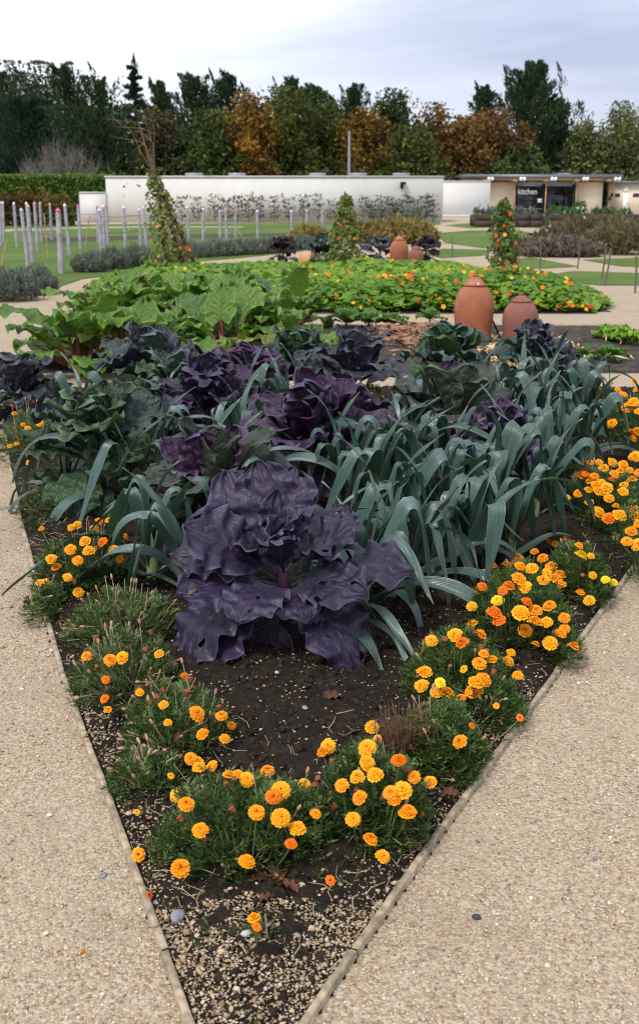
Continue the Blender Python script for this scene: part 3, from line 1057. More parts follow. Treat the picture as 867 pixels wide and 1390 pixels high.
YT = 100.0
conifer('dark cypress at the far left edge of the wood', 8, 100, 150, YT + 6, seed=1, lean=.02)
broadleaf('brownish half bare tree topping the left end of the wood', 48, 84, 110, YT + 9, 'dusk', 2, .8)
conifer('broad dark cypress with swept branches above the bare shrub', 98, 84, 140, YT + 2, seed=3)
conifer('cypress with a forked top right of the broad dark one', 140, 104, 90, YT + 4, seed=4, lean=.03)
conifer('dark needle tree low behind the hedge on the left', 45, 138, 140, YT - 7, seed=5, kind='spruce')
conifer('low dark cypress behind the bare shrub and the wall end', 135, 150, 140, YT - 6, seed=6)
conifer('narrow spruce with a pointed spire, tallest on the left', 189, 73, 74, YT, 'spruce', 7, spire=True, name='spruce_tree')
conifer('dark cypress just right of the pointed spruce', 222, 104, 70, YT + 3, seed=8, lean=.01)
broadleaf('brown tinged tree low behind the leaning bean support', 222, 150, 90, YT - 6, 'dusk', 9)
conifer('bushy dark cypress with a ragged double top', 268, 100, 90, YT + 3, seed=10)
conifer('tall cypress leaning left above the orange tree', 316, 93, 84, YT + 4, seed=11, lean=-.02)
broadleaf('rounded dark green tree left of the orange tree', 289, 149, 76, YT - 8, 'green', 12)
broadleaf('bright orange autumn tree left of centre in the wood', 343, 127, 84, YT - 7, 'amber', 13, 1.1)
conifer('dark cypress showing behind the olive green tree', 395, 104, 80, YT + 6, seed=14, lean=.02)
broadleaf('tall olive green tree right of the bright orange one', 392, 118, 92, YT - 6, 'olive', 15, 1.1)
conifer('dark cypress top behind the yellowing trees at centre', 428, 112, 74, YT + 6, seed=16)
broadleaf('yellowing tree left of the grey pole', 444, 138, 90, YT - 3, 'olive', 17)
conifer('dark cypress behind the grey pole', 482, 116, 84, YT + 5, seed=18)
broadleaf('amber and green tree right behind the grey pole', 490, 146, 84, YT - 4, 'amber', 19, .8)
broadleaf('slender dark green tree with a tufted top right of the grey pole', 535, 121, 82, YT - 1, 'green', 20)
broadleaf('twiggy golden tree at the right end of the white wall', 590, 141, 90, YT - 3, 'amber', 21, .7)
broadleaf('olive tree low above the right end of the white wall', 560, 172, 84, YT - 7, 'olive', 22)
broadleaf('rust coloured tree left of the big cypress', 668, 148, 96, YT - 4, 'rust', 23, 1.0)
broadleaf('amber tree between the golden and the rust trees', 628, 158, 80, YT - 2, 'amber', 24, .9)
conifer('slim cypress tip left of the big cypress', 656, 110, 50, YT + 6, seed=25, lean=-.01)
conifer('big dark cypress towering above the kitchen pavilion', 716, 84, 112, YT + 1, seed=26, n=19000, lean=-.012, tight=True)
conifer('lower dark cypress on the right flank of the big one', 752, 136, 90, YT + 2, seed=27)
broadleaf('low grey green tree above the pavilion roof', 700, 196, 80, YT - 5, 'green', 28)
broadleaf('soft green tree behind the right end of the pavilion', 790, 166, 70, YT - 1, 'pale', 29, .8, bark='palebark')
broadleaf('tall pale willow like tree at the right edge', 838, 137, 80, YT - 2, 'pale', 30, .75, bark='palebark', leaf=.15)
broadleaf('pale green tree cut by the right picture edge', 878, 150, 80, YT + 1, 'pale', 31, .8, bark='palebark')
# the wood behind and its undergrowth read as one mass
r = np.random.default_rng(91)
m = MB()
for k in range(100):
    x = -52 + k * 1.05 + r.uniform(-.6, .6)
    y = YT + 10 + r.uniform(-1, 2)
    h = r.uniform(5.2, 7.6)
    nn = 300
    C = np.stack([x + r.normal(0, 1.0, nn), y + r.normal(0, .6, nn), r.uniform(.0, 1, nn) ** .8 * h], -1)
    cards_at(m, r, C, np.array([0, 0, .3]), .34, .6, np.clip(r.normal(.4, .25, nn), 0, 1), 1.0)
tag(obj('woodland', m.mesh('woodland', [MAT['crown_cypress']], False)), 'dense dark wood closing the view behind the trees', 'wood', kind='stuff')
m = MB()
for k in range(86):
    x = -46 + k * 1.05 + r.uniform(-.6, .6)
    h = r.uniform(1.6, 4.0)
    nn = 150
    C = np.stack([x + r.normal(0, .8, nn), YT - 9.5 + r.normal(0, .6, nn), r.uniform(.0, 1, nn) ** .8 * h], -1)
    cards_at(m, r, C, np.array([0, 0, .3]), .20, .6, np.clip(r.normal(.35, .25, nn), 0, 1), 1.0)
tag(obj('undergrowth', m.mesh('undergrowth', [MAT['crown_green']], False)), 'dark undergrowth at the foot of the wood', 'undergrowth', kind='stuff')

# bare grey shrub before the conifers
def bare_shrub(label, u, v0, vtop, wpx, Y, seed, mat, nst=70):
    r = np.random.default_rng(seed)
    b = PY(u, 262, Y)
    H = PY(u, vtop, Y).z
    Rm = wpx / FPX * Y / 2
    t = thing('bare_shrub', label, 'shrub', (b.x, Y, 0))
    m = MB()
    for k in range(nst):
        az, sp = r.uniform(0, 6.28), r.uniform(.1, 1) ** .7
        tip = np.array([math.cos(az) * Rm * sp, math.sin(az) * Rm * sp * .5, H * (1.05 - .5 * sp ** 2) * r.uniform(.75, 1)])
        st = np.array([math.cos(az) * .3, math.sin(az) * .3, 0])
        md = st * .5 + tip * .5 + np.array([0, 0, .12 * H])
        m.tube([st, md, tip], [.045, .03, .01], 4, cap=False)
        for q in range(7):
            s = r.uniform(.3, 1)
            p0 = md + (tip - md) * s
            m.tube([p0, p0 + r.normal(0, .12, 3) * Rm + np.array([0, 0, .12 * H])], [.016, .006], 3, cap=False)
    obj('twigs', m.mesh('twigs', [mat]), t)


MAT['twig'] = simple('bare_twigs', (.16, .145, .13), .9, .3, 2)
bare_shrub('leafless grey brown shrub above the clipped hedge', 82, 262, 192, 118, 84, 1, MAT['twig'], 110)

# clipped hedge and the russet shrubs before it
MAT['hedge'] = foliage('hedge_leaves', [(0, (.030, .065, .010)), (.5, (.085, .160, .022)), (1, (.170, .270, .050))])
YH = 66.0
h0, h1 = PY(-30, 260, YH).x, PY(145, 260, YH).x
zh = PY(80, 240, YH).z
hd = thing('clipped_hedge', 'bright green clipped hedge running up to the white wall', 'hedge', ((h0 + h1) / 2, YH + 2.0, 0))
r = np.random.default_rng(3)
m = MB()
nn = 15000
wd = h1 - h0
fc_ = r.integers(0, 10, nn)
X_ = r.uniform(-wd / 2, wd / 2, nn)
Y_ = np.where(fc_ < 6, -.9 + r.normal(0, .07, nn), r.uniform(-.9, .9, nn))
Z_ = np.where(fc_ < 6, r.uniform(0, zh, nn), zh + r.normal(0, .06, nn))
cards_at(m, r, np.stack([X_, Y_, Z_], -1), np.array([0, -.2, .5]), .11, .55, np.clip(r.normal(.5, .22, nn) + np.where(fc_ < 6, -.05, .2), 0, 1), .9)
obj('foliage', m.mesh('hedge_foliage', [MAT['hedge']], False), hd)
m = MB().box((0, 0, zh / 2 - .1), (wd - .3, 1.55, zh - .1))
obj('inner_branches', m.mesh('hedge_inner', [MAT['bark']], False), hd)

MAT['russet'] = foliage('russet_leaves', [(0, (.045, .030, .014)), (.4, (.120, .065, .020)), (.7, (.170, .125, .030)), (1, (.10, .125, .035))])
for i, (u, w, h, lab) in enumerate([(8, 36, 262, 'green and russet shrub at the left edge below the hedge'), (34, 34, 258, 'red brown shrub below the hedge, second from the left edge'), (60, 34, 261, 'tawny shrub in the middle of the row below the hedge'), (84, 26, 263, 'yellow brown shrub nearest the low wall')]):
    Y = 57.0
    q = PY(u, 262, Y)
    t = thing('russet_shrub', lab, 'shrub', (q.x, Y, 0), group='shrubs below the hedge')
    m = MB()
    mound_cards(m, r, 900, (w / FPX * Y / 2 * 1.15, .7, PY(u, h, Y).z), .13, var=(i * .2, .4 + i * .2), aspect=.55)
    obj('foliage', m.mesh('russet_foliage', [MAT['russet']], False), t)
    m = MB()
    for k in range(9):
        a = r.uniform(0, 6.28)
        m.tube([(0, 0, 0), (math.cos(a) * .4, math.sin(a) * .3, .9)], [.03, .012], 4)
    obj('stems', m.mesh('russet_stems', [MAT['bark']]), t)

# young trained fruit trees along the wall
MAT['espalier'] = foliage('espalier_leaves', [(0, (.035, .050, .020)), (.5, (.075, .095, .040)), (.8, (.14, .10, .05)), (1, (.17, .075, .05))])
ESP = [(246, 268), (268, 270), (291, 266), (306, 271), (322, 267), (337, 264), (352, 268), (372, 267), (392, 270), (412, 266), (432, 263), (449, 272), (494, 268), (506, 274), (518, 266), (529, 270), (540, 272), (553, 267), (565, 271), (577, 268), (588, 265)]
ORD = ['first', 'second', 'third', 'fourth', 'fifth', 'sixth', 'seventh', 'eighth', 'ninth', 'tenth', 'eleventh', 'twelfth', 'thirteenth', 'fourteenth', 'fifteenth', 'sixteenth', 'seventeenth', 'eighteenth', 'nineteenth', 'twentieth', 'twenty-first', 'twenty-second', 'twenty-third', 'twenty-fourth', 'twenty-fifth', 'twenty-sixth', 'twenty-seventh', 'twenty-eighth', 'twenty-ninth', 'thirtieth', 'thirty-first', 'thirty-second']
for i, (u, vt) in enumerate(ESP):
    r = np.random.default_rng(100 + i)
    Y = YW - .7
    q = PY(u, 262, Y)
    H = PY(u, vt, Y).z
    t = thing('trained_tree', '%s young trained tree from the left along the white wall' % ORD[i], 'young tree', (q.x, Y, 0), group='trained trees along the wall')
    m = MB()
    m.tube([(0, 0, 0), (r.uniform(-.05, .05), 0, H * .5), (r.uniform(-.1, .1), 0, H)], [.022, .016, .006], 5)
    fo = MB()
    for k in range(5):
        z = H * (.22 + .18 * k)
        for sx in (-1, 1):
            ln = r.uniform(.15, .42)
            e_ = np.array([sx * ln, r.normal(0, .05), z + .12])
            m.tube([(0, 0, z), e_], [.010, .005], 4, cap=False)
            nn = int(r.integers(3, 26))
            s = r.uniform(.1, 1, nn)
            C = np.array([0, 0, z]) + s[:, None] * (e_ - np.array([0, 0, z])) + r.normal(0, .07, (nn, 3))
            cards_at(fo, r, C, np.array([0, -.3, .2]), .07, .55, np.clip(r.normal(.45, .3, nn), 0, 1), 1.)
    obj('trunk', m.mesh('trained_trunk', [MAT['bark']]), t)
    obj('leaves', fo.mesh('trained_leaves', [MAT['espalier']], False), t)

# ================================================================ painted posts of the vineyard
MAT['postwood'] = simple('grey_post_wood', (.30, .29, .32), .8, .2, 6, .4, 40)
CAP = {'pink': (.75, .22, .38), 'magenta': (.70, .07, .28), 'white': (.80, .78, .78), 'blue': (.32, .62, .74), 'salmon': (.78, .34, .28), 'lavender': (.62, .56, .75)}
for k, c in CAP.items():
    MAT['cap_' + k] = simple('cap_paint_' + k, c, .5, .1, 10)
POSTS = [(0.5, 273, 2, 333, 'lavender'), (4, 273, 6, 330, 'white'), (19, 274, 24, 336, 'white'), (29, 282, 39, 361, 'blue'), (38, 277, 45, 357, 'salmon'), (36, 274, 41, 331, 'white'),
         (47, 274, 52, 341, 'pink'), (54.5, 274, 57, 327, 'blue'), (68, 275, 71, 326, 'pink'), (79, 282, 84, 371.5, 'magenta'), (88, 276, 95, 346, 'white'), (106, 277, 110, 338, 'magenta'),
         (132, 278, 134, 330, 'pink'), (134.5, 283, 138, 341, 'white'), (140, 278, 142, 338, 'white'), (144, 278, 147, 331, 'magenta'), (168, 279, 171, 337, 'white'), (188, 283, 192, 337, 'lavender'),
         (195, 280, 199, 336, 'lavender'), (243, 284, 244, 327, 'magenta'), (254, 280, 257, 326, 'white'), (276, 282, 276, 329, 'white'), (298, 285, 299, 330, 'blue'), (306, 282, 308, 328, 'salmon'),
         (319, 283, 320, 323, 'magenta'), (349, 285, 350, 327, 'white'), (395, 285, 396, 328, 'white'), (416, 285, 416, 321, 'lavender'), (437, 286, 438, 326, 'pink')]
seen, tot = {}, {}
for p in POSTS: tot[p[4]] = tot.get(p[4], 0) + 1
for i, (ut, vt, ub, vb, col) in enumerate(POSTS):
    r = np.random.default_rng(200 + i)
    b = P(ub, vb)
    top = PY(ut, vt, b.y)
    H = top.z
    seen[col] = seen.get(col, 0) + 1
    lab = 'thick grey post with magenta tip standing nearest the path' if i == 9 else 'grey wooden post with %s tip, %s %s tipped one from the left' % (col, ORD[seen[col] - 1], col)
    t = thing('vine_post', lab, 'post', (b.x, b.y, 0), r.uniform(-.4, .4), group='painted posts in the vine plot')
    w = .043 if i != 9 else .054
    lean = Matrix.Rotation(-t.rotation_euler.z, 3, 'Z') @ Vector((top.x - b.x, 0, 0))
    m = MB()
    prof = [(w * 1.12, 0), (w * 1.12, H * .32), (w * .98, H * .335), (w * .98, H * .60), (w * 1.03, H * .61), (w * 1.03, H * .635), (w * .90, H * .645), (w * .88, H * .93), (w * .80, H * .94)]
    n8 = 8
    V = []
    for rr_, z in prof:
        for k in range(n8):
            a = math.pi / 8 + k * math.pi / 4
            q = 1 / max(abs(math.cos(a)), abs(math.sin(a)))
            q = min(q, 1.24)
            V.append((rr_ * q * math.cos(a) + lean.x * z / H, rr_ * q * math.sin(a) + lean.y * z / H, z))
    F = [[j * 8 + k, j * 8 + (k + 1) % 8, (j + 1) * 8 + (k + 1) % 8, (j + 1) * 8 + k] for j in range(len(prof) - 1) for k in range(8)]
    m.add(V, F)
    obj('shaft', m.mesh('post_shaft', [MAT['postwood']], False), t)
    m = MB().lathe([(w * .82, H * .94), (w * 1.02, H * .945), (w * 1.02, H * .955), (w * .55, H * .985), (w * .12, H), (0, H)], 10)
    mv = m.v[-1]
    m.v[-1] = mv + np.array([lean.x, lean.y, 0])[None] * (mv[:, 2:3] / H)
    obj('painted_tip', m.mesh('post_tip', [MAT['cap_' + col]]), t)

# training wires and canes
MAT['wire'] = simple('dark_wire', (.10, .10, .10), .5, .2, 5)
MAT['cane'] = simple('bamboo_cane', (.34, .25, .13), .7, .3, 6)
WIRES = [((19, 336), (95, 346)), ((24, 336), (57, 327)), ((39, 361), (84, 371.5)), ((41, 331), (147, 331)), ((138, 341), (192, 337)), ((171, 337), (257, 326)), ((257, 326), (320, 323)), ((299, 330), (396, 328)), ((396, 328), (438, 326)), ((6, 330), (71, 326))]
WL = ['between white tipped posts on the far left', 'linking the white and the far blue tipped posts', 'from the near blue tipped post to the thick magenta one', 'of the long row crossing the left vine plot', 'from the white tipped pair to the lavender tipped posts',
      'passing behind the leaning bean support', 'right of the leaning bean support', 'between blue tipped and white tipped posts at centre', 'at the right end of the vine plot', 'at the left picture edge']
for i, (p, q) in enumerate(WIRES):
    a, b = P(*p), P(*q)
    t = thing('training_wire', 'thin training wires ' + WL[i], 'wire', (a.x, a.y, 0), group='vine training wires')
    for z in (.5, .95):
        m = MB().tube([(0, 0, z), ((b.x - a.x) / 2, (b.y - a.y) / 2, z - .03), (b.x - a.x, b.y - a.y, z)], .007, 4)
        obj('wire', m.mesh('wire', [MAT['wire']]), t)
CANES = [(3, 360, 10, 325, 'leaning at the left edge of the vine plot'), (66, 352, 60, 290, 'upright behind the blue and salmon posts'), (116, 335, 122, 292, 'beside the magenta tipped post'), (168, 332, 178, 306, 'slanting beside the white tipped post at the wall'),
         (274, 326, 284, 300, 'slanting right of the leaning bean support'), (330, 324, 318, 305, 'slanting by the magenta tipped post at centre'), (128, 350, 108, 346, 'lying low in the grass by the lavender')]
for i, (u0, v0, u1, v1, lab) in enumerate(CANES):
    b = P(u0, v0)
    tp = PY(u1, v1, b.y + .1)
    m = MB().tube([(0, 0, 0), ((tp.x - b.x) / 2, .05, tp.z / 2 + .01), (tp.x - b.x, .1, max(tp.z, .12))], [.022, .02, .016], 6)
    tag(obj('cane', m.mesh('cane', [MAT['cane']]), None, b), 'thin bamboo cane ' + lab, 'cane', 'canes in the vine plot')

# rusty plant stakes on the right
MAT['stake'] = simple('dark_stake', (.13, .10, .085), .8, .3, 5)
STK = [(613, 350, 322, 'short stake in the grass right of the terracotta pots'), (716, 351, 322, 'thin stake in the path left of the brown shrubs'), (732, 369, 328, 'dark stake at the corner of the small lawn'), (783, 365, 335, 'brown stake leaning beside the purple asters'),
       (820, 388, 340, 'tall stake in the right lawn, leaning right'), (816, 378, 333, 'stake just behind the leaning one in the right lawn'), (861, 398, 345, 'stake at the right picture edge in the path'), (740, 318, 286, 'far stake before the planters'), (867, 320, 276, 'tall far stake at the right edge before the wing')]
for i, (u, vb, vt, lab) in enumerate(STK):
    b = P(u, vb)
    tp = PY(u + [0, 0, 1, 3, 8, 6, 2, 0, 0][i], vt, b.y)
    t = thing('plant_stake', lab, 'stake', b, group='thin stakes on the right')
    m = MB().tube([(0, 0, 0), ((tp.x - b.x) / 2 + .01, 0, tp.z / 2), (tp.x - b.x, 0, tp.z)], [.017, .016, .014], 6)
    obj('shaft', m.mesh('stake_shaft', [MAT['stake']]), t)
    m = MB().tube([(tp.x - b.x, 0, tp.z), (tp.x - b.x, 0, tp.z + .03)], [.02, .012], 6)
    obj('cap', m.mesh('stake_cap', [MAT['stake']]), t)

# ================================================================ grey lavender and other low shrubs
MAT['lavender'] = foliage('lavender_leaves', [(0, (.065, .085, .068)), (.5, (.135, .160, .135)), (1, (.23, .255, .225))])


def spiky_bush(name, label, cat, u, v, rx, ry, h, mat, n, leaf, seed, aspect=.14, group=None, var=(0, 1), flowers=None):
    r = np.random.default_rng(seed)
    b = P(u, v)
    t = thing(name, label, cat, (b.x, b.y + ry * .8, 0), group=group)
    m = MB()
    # many upright sprigs fanning from the base
    ns = n // 12
    a = r.uniform(0, 6.283, ns)
    rad = np.sqrt(r.uniform(0, 1, ns))
    bx_, by_ = np.cos(a) * rad, np.sin(a) * rad
    dome = np.sqrt(np.clip(1 - rad ** 2 * .8, .05, 1)) * (1 + .16 * np.sin(bx_ * 6 + seed) * np.cos(by_ * 5)) * r.uniform(.75, 1.1, ns)
    tips = np.stack([bx_ * rx, by_ * ry, dome * h], -1)
    root = np.stack([bx_ * rx * .75, by_ * ry * .75, np.zeros(ns)], -1)
    s = r.uniform(.25, 1, (ns, 12))
    C = root[:, None] + (tips - root)[:, None] * s[..., None] + r.normal(0, leaf * .35, (ns, 12, 3))
    D = (tips - root)[:, None] / h + np.zeros((ns, 12, 3))
    v_ = np.clip(np.repeat(r.uniform(var[0], var[1], ns), 12) * .7 + .3 * r.uniform(0, 1, ns * 12), 0, 1)
    cards_at(m, r, C.reshape(-1, 3), D.reshape(-1, 3), leaf, aspect, v_, .45)
    obj('foliage', m.mesh(name + '_foliage', [mat], False), t)
    m = MB()
    for k in range(12):
        q = tips[k] * .8
        m.tube([root[k] * .3, q], [.02, .008], 4, cap=False)
    obj('stems', m.mesh(name + '_stems', [MAT['bark']]), t)
    return t, tips


LV = 'grey lavender bushes by the vine plot'
for i, (u, v, rx, ry, h, lab) in enumerate([(8, 411, .45, .45, .50, 'grey green lavender bush at the left picture edge by the path'), (42, 402, .38, .42, .46, 'lavender bush at the path corner, right of the edge one'),
                                          (118, 371, .40, .45, .42, 'lavender bush directly right of the thick magenta tipped post'), (148, 367, .45, .5, .46, 'lavender bush second right of the thick magenta post'),
                                          (182, 363, .48, .5, .48, 'lavender bush behind the leaning bean support'), (262, 351, .6, .6, .42, 'lavender bush just right of the leaning bean support'), (296, 349, .6, .6, .45, 'second lavender bush right of the bean support'),
                                          (330, 347, .6, .6, .44, 'third lavender bush right of the bean support'), (362, 345, .55, .6, .44, 'lavender bush beside the black purple kale'), (408, 340, .6, .7, .44, 'lavender bush behind the kale, before the yellow shrub')]):
    spiky_bush('lavender_bush', lab, 'lavender', u, v, rx, ry, h, MAT['lavender'], 5200, .05, 300 + i, group=LV)

MAT['brownshrub'] = foliage('brown_shrub_leaves', [(0, (.060, .050, .028)), (.5, (.140, .115, .062)), (1, (.215, .195, .095))])
MAT['aster'] = foliage('aster_leaves', [(0, (.075, .068, .048)), (.5, (.16, .135, .105)), (1, (.28, .22, .22))])
MAT['yellowshrub'] = foliage('yellow_shrub_leaves', [(0, (.11, .085, .03)), (.5, (.24, .18, .055)), (1, (.36, .28, .10))])
spiky_bush('heather_mound', 'low dark grey mound at the left foot of the brown shrubs', 'shrub', 716, 347, .65, .7, .42, MAT['aster'], 3600, .09, 320, .25, var=(0, .5))
spiky_bush('aster_bush', 'grey purple aster bush before the tall brown shrub', 'shrub', 768, 350, 1.15, .8, .50, MAT['aster'], 6500, .09, 321, .25)
t, tips = spiky_bush('brown_shrub', 'tall brown seed head shrub behind the asters', 'shrub', 804, 341, 1.6, 1.1, .92, MAT['brownshrub'], 8500, .11, 322, .16)
t2, tips2 = spiky_bush('brown_shrub', 'olive brown shrub at the right picture edge', 'shrub', 852, 347, 1.1, 1.0, .95, MAT['brownshrub'], 4500, .10, 323, .2, var=(.3, 1))
MAT['mauve'] = simple('mauve_petals', (.50, .30, .52), .6, .2, 8)
def daisy(name, mat, rad=.05, n=9):
    m = MB()
    for k in range(n):
        a = 2 * math.pi * k / n
        c, s = math.cos(a), math.sin(a)
        m.add([(0, 0, 0), (c * rad - s * rad * .25, s * rad + c * rad * .25, .012), (c * rad * 1.15, s * rad * 1.15, .004), (c * rad + s * rad * .25, s * rad - c * rad * .25, .012)], [[0, 3, 2, 1]])
    return m.mesh(name, [mat])
dm = daisy('mauve_flower', MAT['mauve'], .035)
for k in range(14):
    q = tips[k * 9]
    obj('flower', dm, t, (q[0], min(q[1], -.4), q[2] * .96), (R(50), 0, k))
for i, (u, v, rx, h) in enumerate([(420, 331, .75, .55), (505, 331, .8, .70), (535, 332, .9, .85), (565, 332, .85, .70)]):
    spiky_bush('yellow_shrub', ['low yellowing shrub left of the middle bean support', 'yellow brown shrub just right of the middle bean support', 'tallest yellow brown shrub behind the terracotta pots', 'yellow brown shrub at the right end behind the pots'][i],
               'shrub', u, v, rx, .8, h, MAT['yellowshrub'], 3200, .10, 330 + i, .3, group='yellowing shrubs', var=(0, .5) if i == 1 else (.2, 1))

# ================================================================ leaf surfaces
def leaf_surface(L, Wd, phi0, phi1, bend=1.3, cup=.5, ruff=.10, rn=5, puck=.02, nv=8, seed=0, pet=.2, ns=48, nt=24, tipw=1.0, twist=0.0,
                 lobe=.06, holes=0, heart=0.0, petw=.045, keel=0.0, petal_round=.55, tipruff=None, curl=0.0):
    """A broad leaf growing along +x from the origin: returns V, F, uv. Angles in degrees above horizontal."""
    r = np.random.default_rng(seed)
    s = np.linspace(0, 1, ns + 1)
    t = np.linspace(-1, 1, nt + 1)
    phi = np.radians(phi0 + (phi1 - phi0) * s ** bend)
    ds = L / ns
    cx_ = np.concatenate([[0], np.cumsum(np.cos((phi[1:] + phi[:-1]) / 2) * ds)])
    cz_ = np.concatenate([[0], np.cumsum(np.sin((phi[1:] + phi[:-1]) / 2) * ds)])
    u = np.clip((s - pet) / (1 - pet), 0, 1)
    w = Wd * np.sin(math.pi * u ** tipw) ** petal_round
    w = w * (1 + lobe * (np.sin(s * 13 + r.uniform(0, 6)) + .7 * np.sin(s * 24 + r.uniform(0, 6))) * .6)
    w = np.maximum(w, Wd * petw * (1 - .8 * (s > .9)))
    S, T = np.meshgrid(s, t, indexing='ij')
    W2 = w[:, None] * (1 + lobe * .6 * np.sin(S * 17 + 2 * np.sign(T) + seed))
    aT = np.abs(T)
    if cup > 1e-3:
        lat = np.sign(T) * W2 * np.sin(cup * aT) / cup
        nrm = W2 * (1 - np.cos(cup * aT)) / cup
    else:
        lat, nrm = T * W2, 0 * T
    U = np.clip((S - pet) / (1 - pet), 0, 1)
    p1, p2, p3 = r.uniform(0, 6.28, 3)
    aa = 2 * math.pi * rn * U + p1 + 1.7 * np.sign(T) + .8 * np.sin(9 * U + p2)
    nrm = nrm + ruff * Wd * aT ** 2.2 * (np.sin(aa) + .28 * np.sin(1.9 * aa + p3) * aT ** 2) * np.clip(U * 3, 0, 1)
    nrm = nrm - curl * Wd * aT ** 4 * np.clip(U * 3, 0, 1)
    tr = ruff if tipruff is None else tipruff
    nrm = nrm + tr * Wd * U ** 5 * (np.sin(2 * math.pi * rn * .55 * T + p3) + .3 * np.sin(2 * math.pi * rn * .9 * T + p1))
    nrm = nrm + .5 * ruff * Wd * np.sin(5.1 * U + 2.3 * T + p2) * U * aT
    vp = S * nv - aT * 2.2
    nrm = nrm + puck * Wd * (np.abs(np.sin(math.pi * vp)) * (1 - aT ** 3) - .5) * np.clip(U * 4, 0, 1)
    nrm = nrm + puck * .6 * Wd * np.sin(S * 37 + T * 13 + p1) * np.sin(T * 17 - S * 9 + p3) * np.clip(U * 4, 0, 1)
    nrm = nrm + keel * W2 * aT
    sx = heart * Wd * aT ** 2 * (1 - U) ** 3 * (U > 0) * (-1)
    tw = twist * S
    lat2 = lat * np.cos(tw) - nrm * np.sin(tw)
    nrm2 = lat * np.sin(tw) + nrm * np.cos(tw)
    ph = phi[:, None]
    V = np.stack([cx_[:, None] - np.sin(ph) * nrm2 + np.cos(ph) * sx, lat2 + .03 * L * np.sin(S * 3 + p1) * S, cz_[:, None] + np.cos(ph) * nrm2 + np.sin(ph) * sx], -1)
    idx = np.arange((ns + 1) * (nt + 1)).reshape(ns + 1, nt + 1)
    F = np.stack([idx[:-1, :-1], idx[1:, :-1], idx[1:, 1:], idx[:-1, 1:]], -1).reshape(-1, 4)[:, ::-1]
    if holes:
        cs, ct = S.ravel()[F].mean(1), T.ravel()[F].mean(1)
        keep = np.ones(len(F), bool)
        for k in range(holes):
            hs, ht = r.uniform(.4, .97), r.uniform(-1, 1)
            rad = r.uniform(.02, .055)
            keep &= ((cs - hs) ** 2 + ((ct - ht) * .35) ** 2) > rad ** 2
        F = F[keep]
    uv = np.stack([T.ravel() * .5 + .5, S.ravel()], -1)
    return V.reshape(-1, 3), F, uv


def leaf_mesh(name, mats, **kw):
    V, F, uv = leaf_surface(**kw)
    return MB().add(V, F, 0, uv).mesh(name, mats)


# ================================================================ brassicas
MAT['violet'] = bigleaf('violet_cabbage_leaf', (.008, .0065, .020), (.025, .020, .052), (.085, .036, .098), 9, 2.4, .05, .04, .44, .06, .42, edge=(.060, .044, .088), tcol=(.07, .015, .07), bump=.35)
MAT['plum'] = bigleaf('plum_cabbage_leaf', (.022, .010, .032), (.055, .027, .072), (.14, .05, .14), 9, 2.4, .055, .04, .40, .08, .45, edge=(.085, .040, .10), tcol=(.12, .02, .09))
MAT['dusky'] = bigleaf('dusky_cabbage_leaf', (.018, .048, .020), (.045, .080, .038), (.27, .07, .24), 7, 2.0, .085, .06, .40, .12, .45, edge=(.060, .030, .062), tcol=(.10, .12, .05), vstr=.8)
MAT['bluegreen'] = bigleaf('blue_green_cabbage_leaf', (.020, .046, .036), (.048, .084, .066), (.085, .095, .085), 8, 2.2, .07, .05, .38, .10, .5, edge=(.040, .050, .055), tcol=(.08, .15, .05), vstr=.5)
MAT['deepgreen'] = bigleaf('deep_green_cabbage_leaf', (.018, .052, .018), (.046, .098, .034), (.10, .11, .085), 8, 2.2, .07, .05, .38, .12, .5, edge=(.045, .060, .048), tcol=(.10, .20, .04), vstr=.5)
MAT['inky'] = bigleaf('inky_kale_leaf', (.018, .022, .034), (.048, .054, .076), (.09, .06, .12), 8, 2.2, .08, .05, .40, .08, .5, edge=(.060, .060, .085), tcol=(.06, .05, .08))
MAT['blackkale'] = bigleaf('black_kale_leaf', (.010, .006, .012), (.022, .012, .024), (.05, .02, .05), 8, 2.2, .08, .05, .5, .05, .4)
MAT['cabstem'] = simple('cabbage_stem', (.15, .16, .11), .7, .3, 10, .3, 40)
MAT['violetstem'] = simple('violet_cabbage_stem', (.12, .05, .10), .6, .3, 10, .3, 40)

LEAFSETS = {}


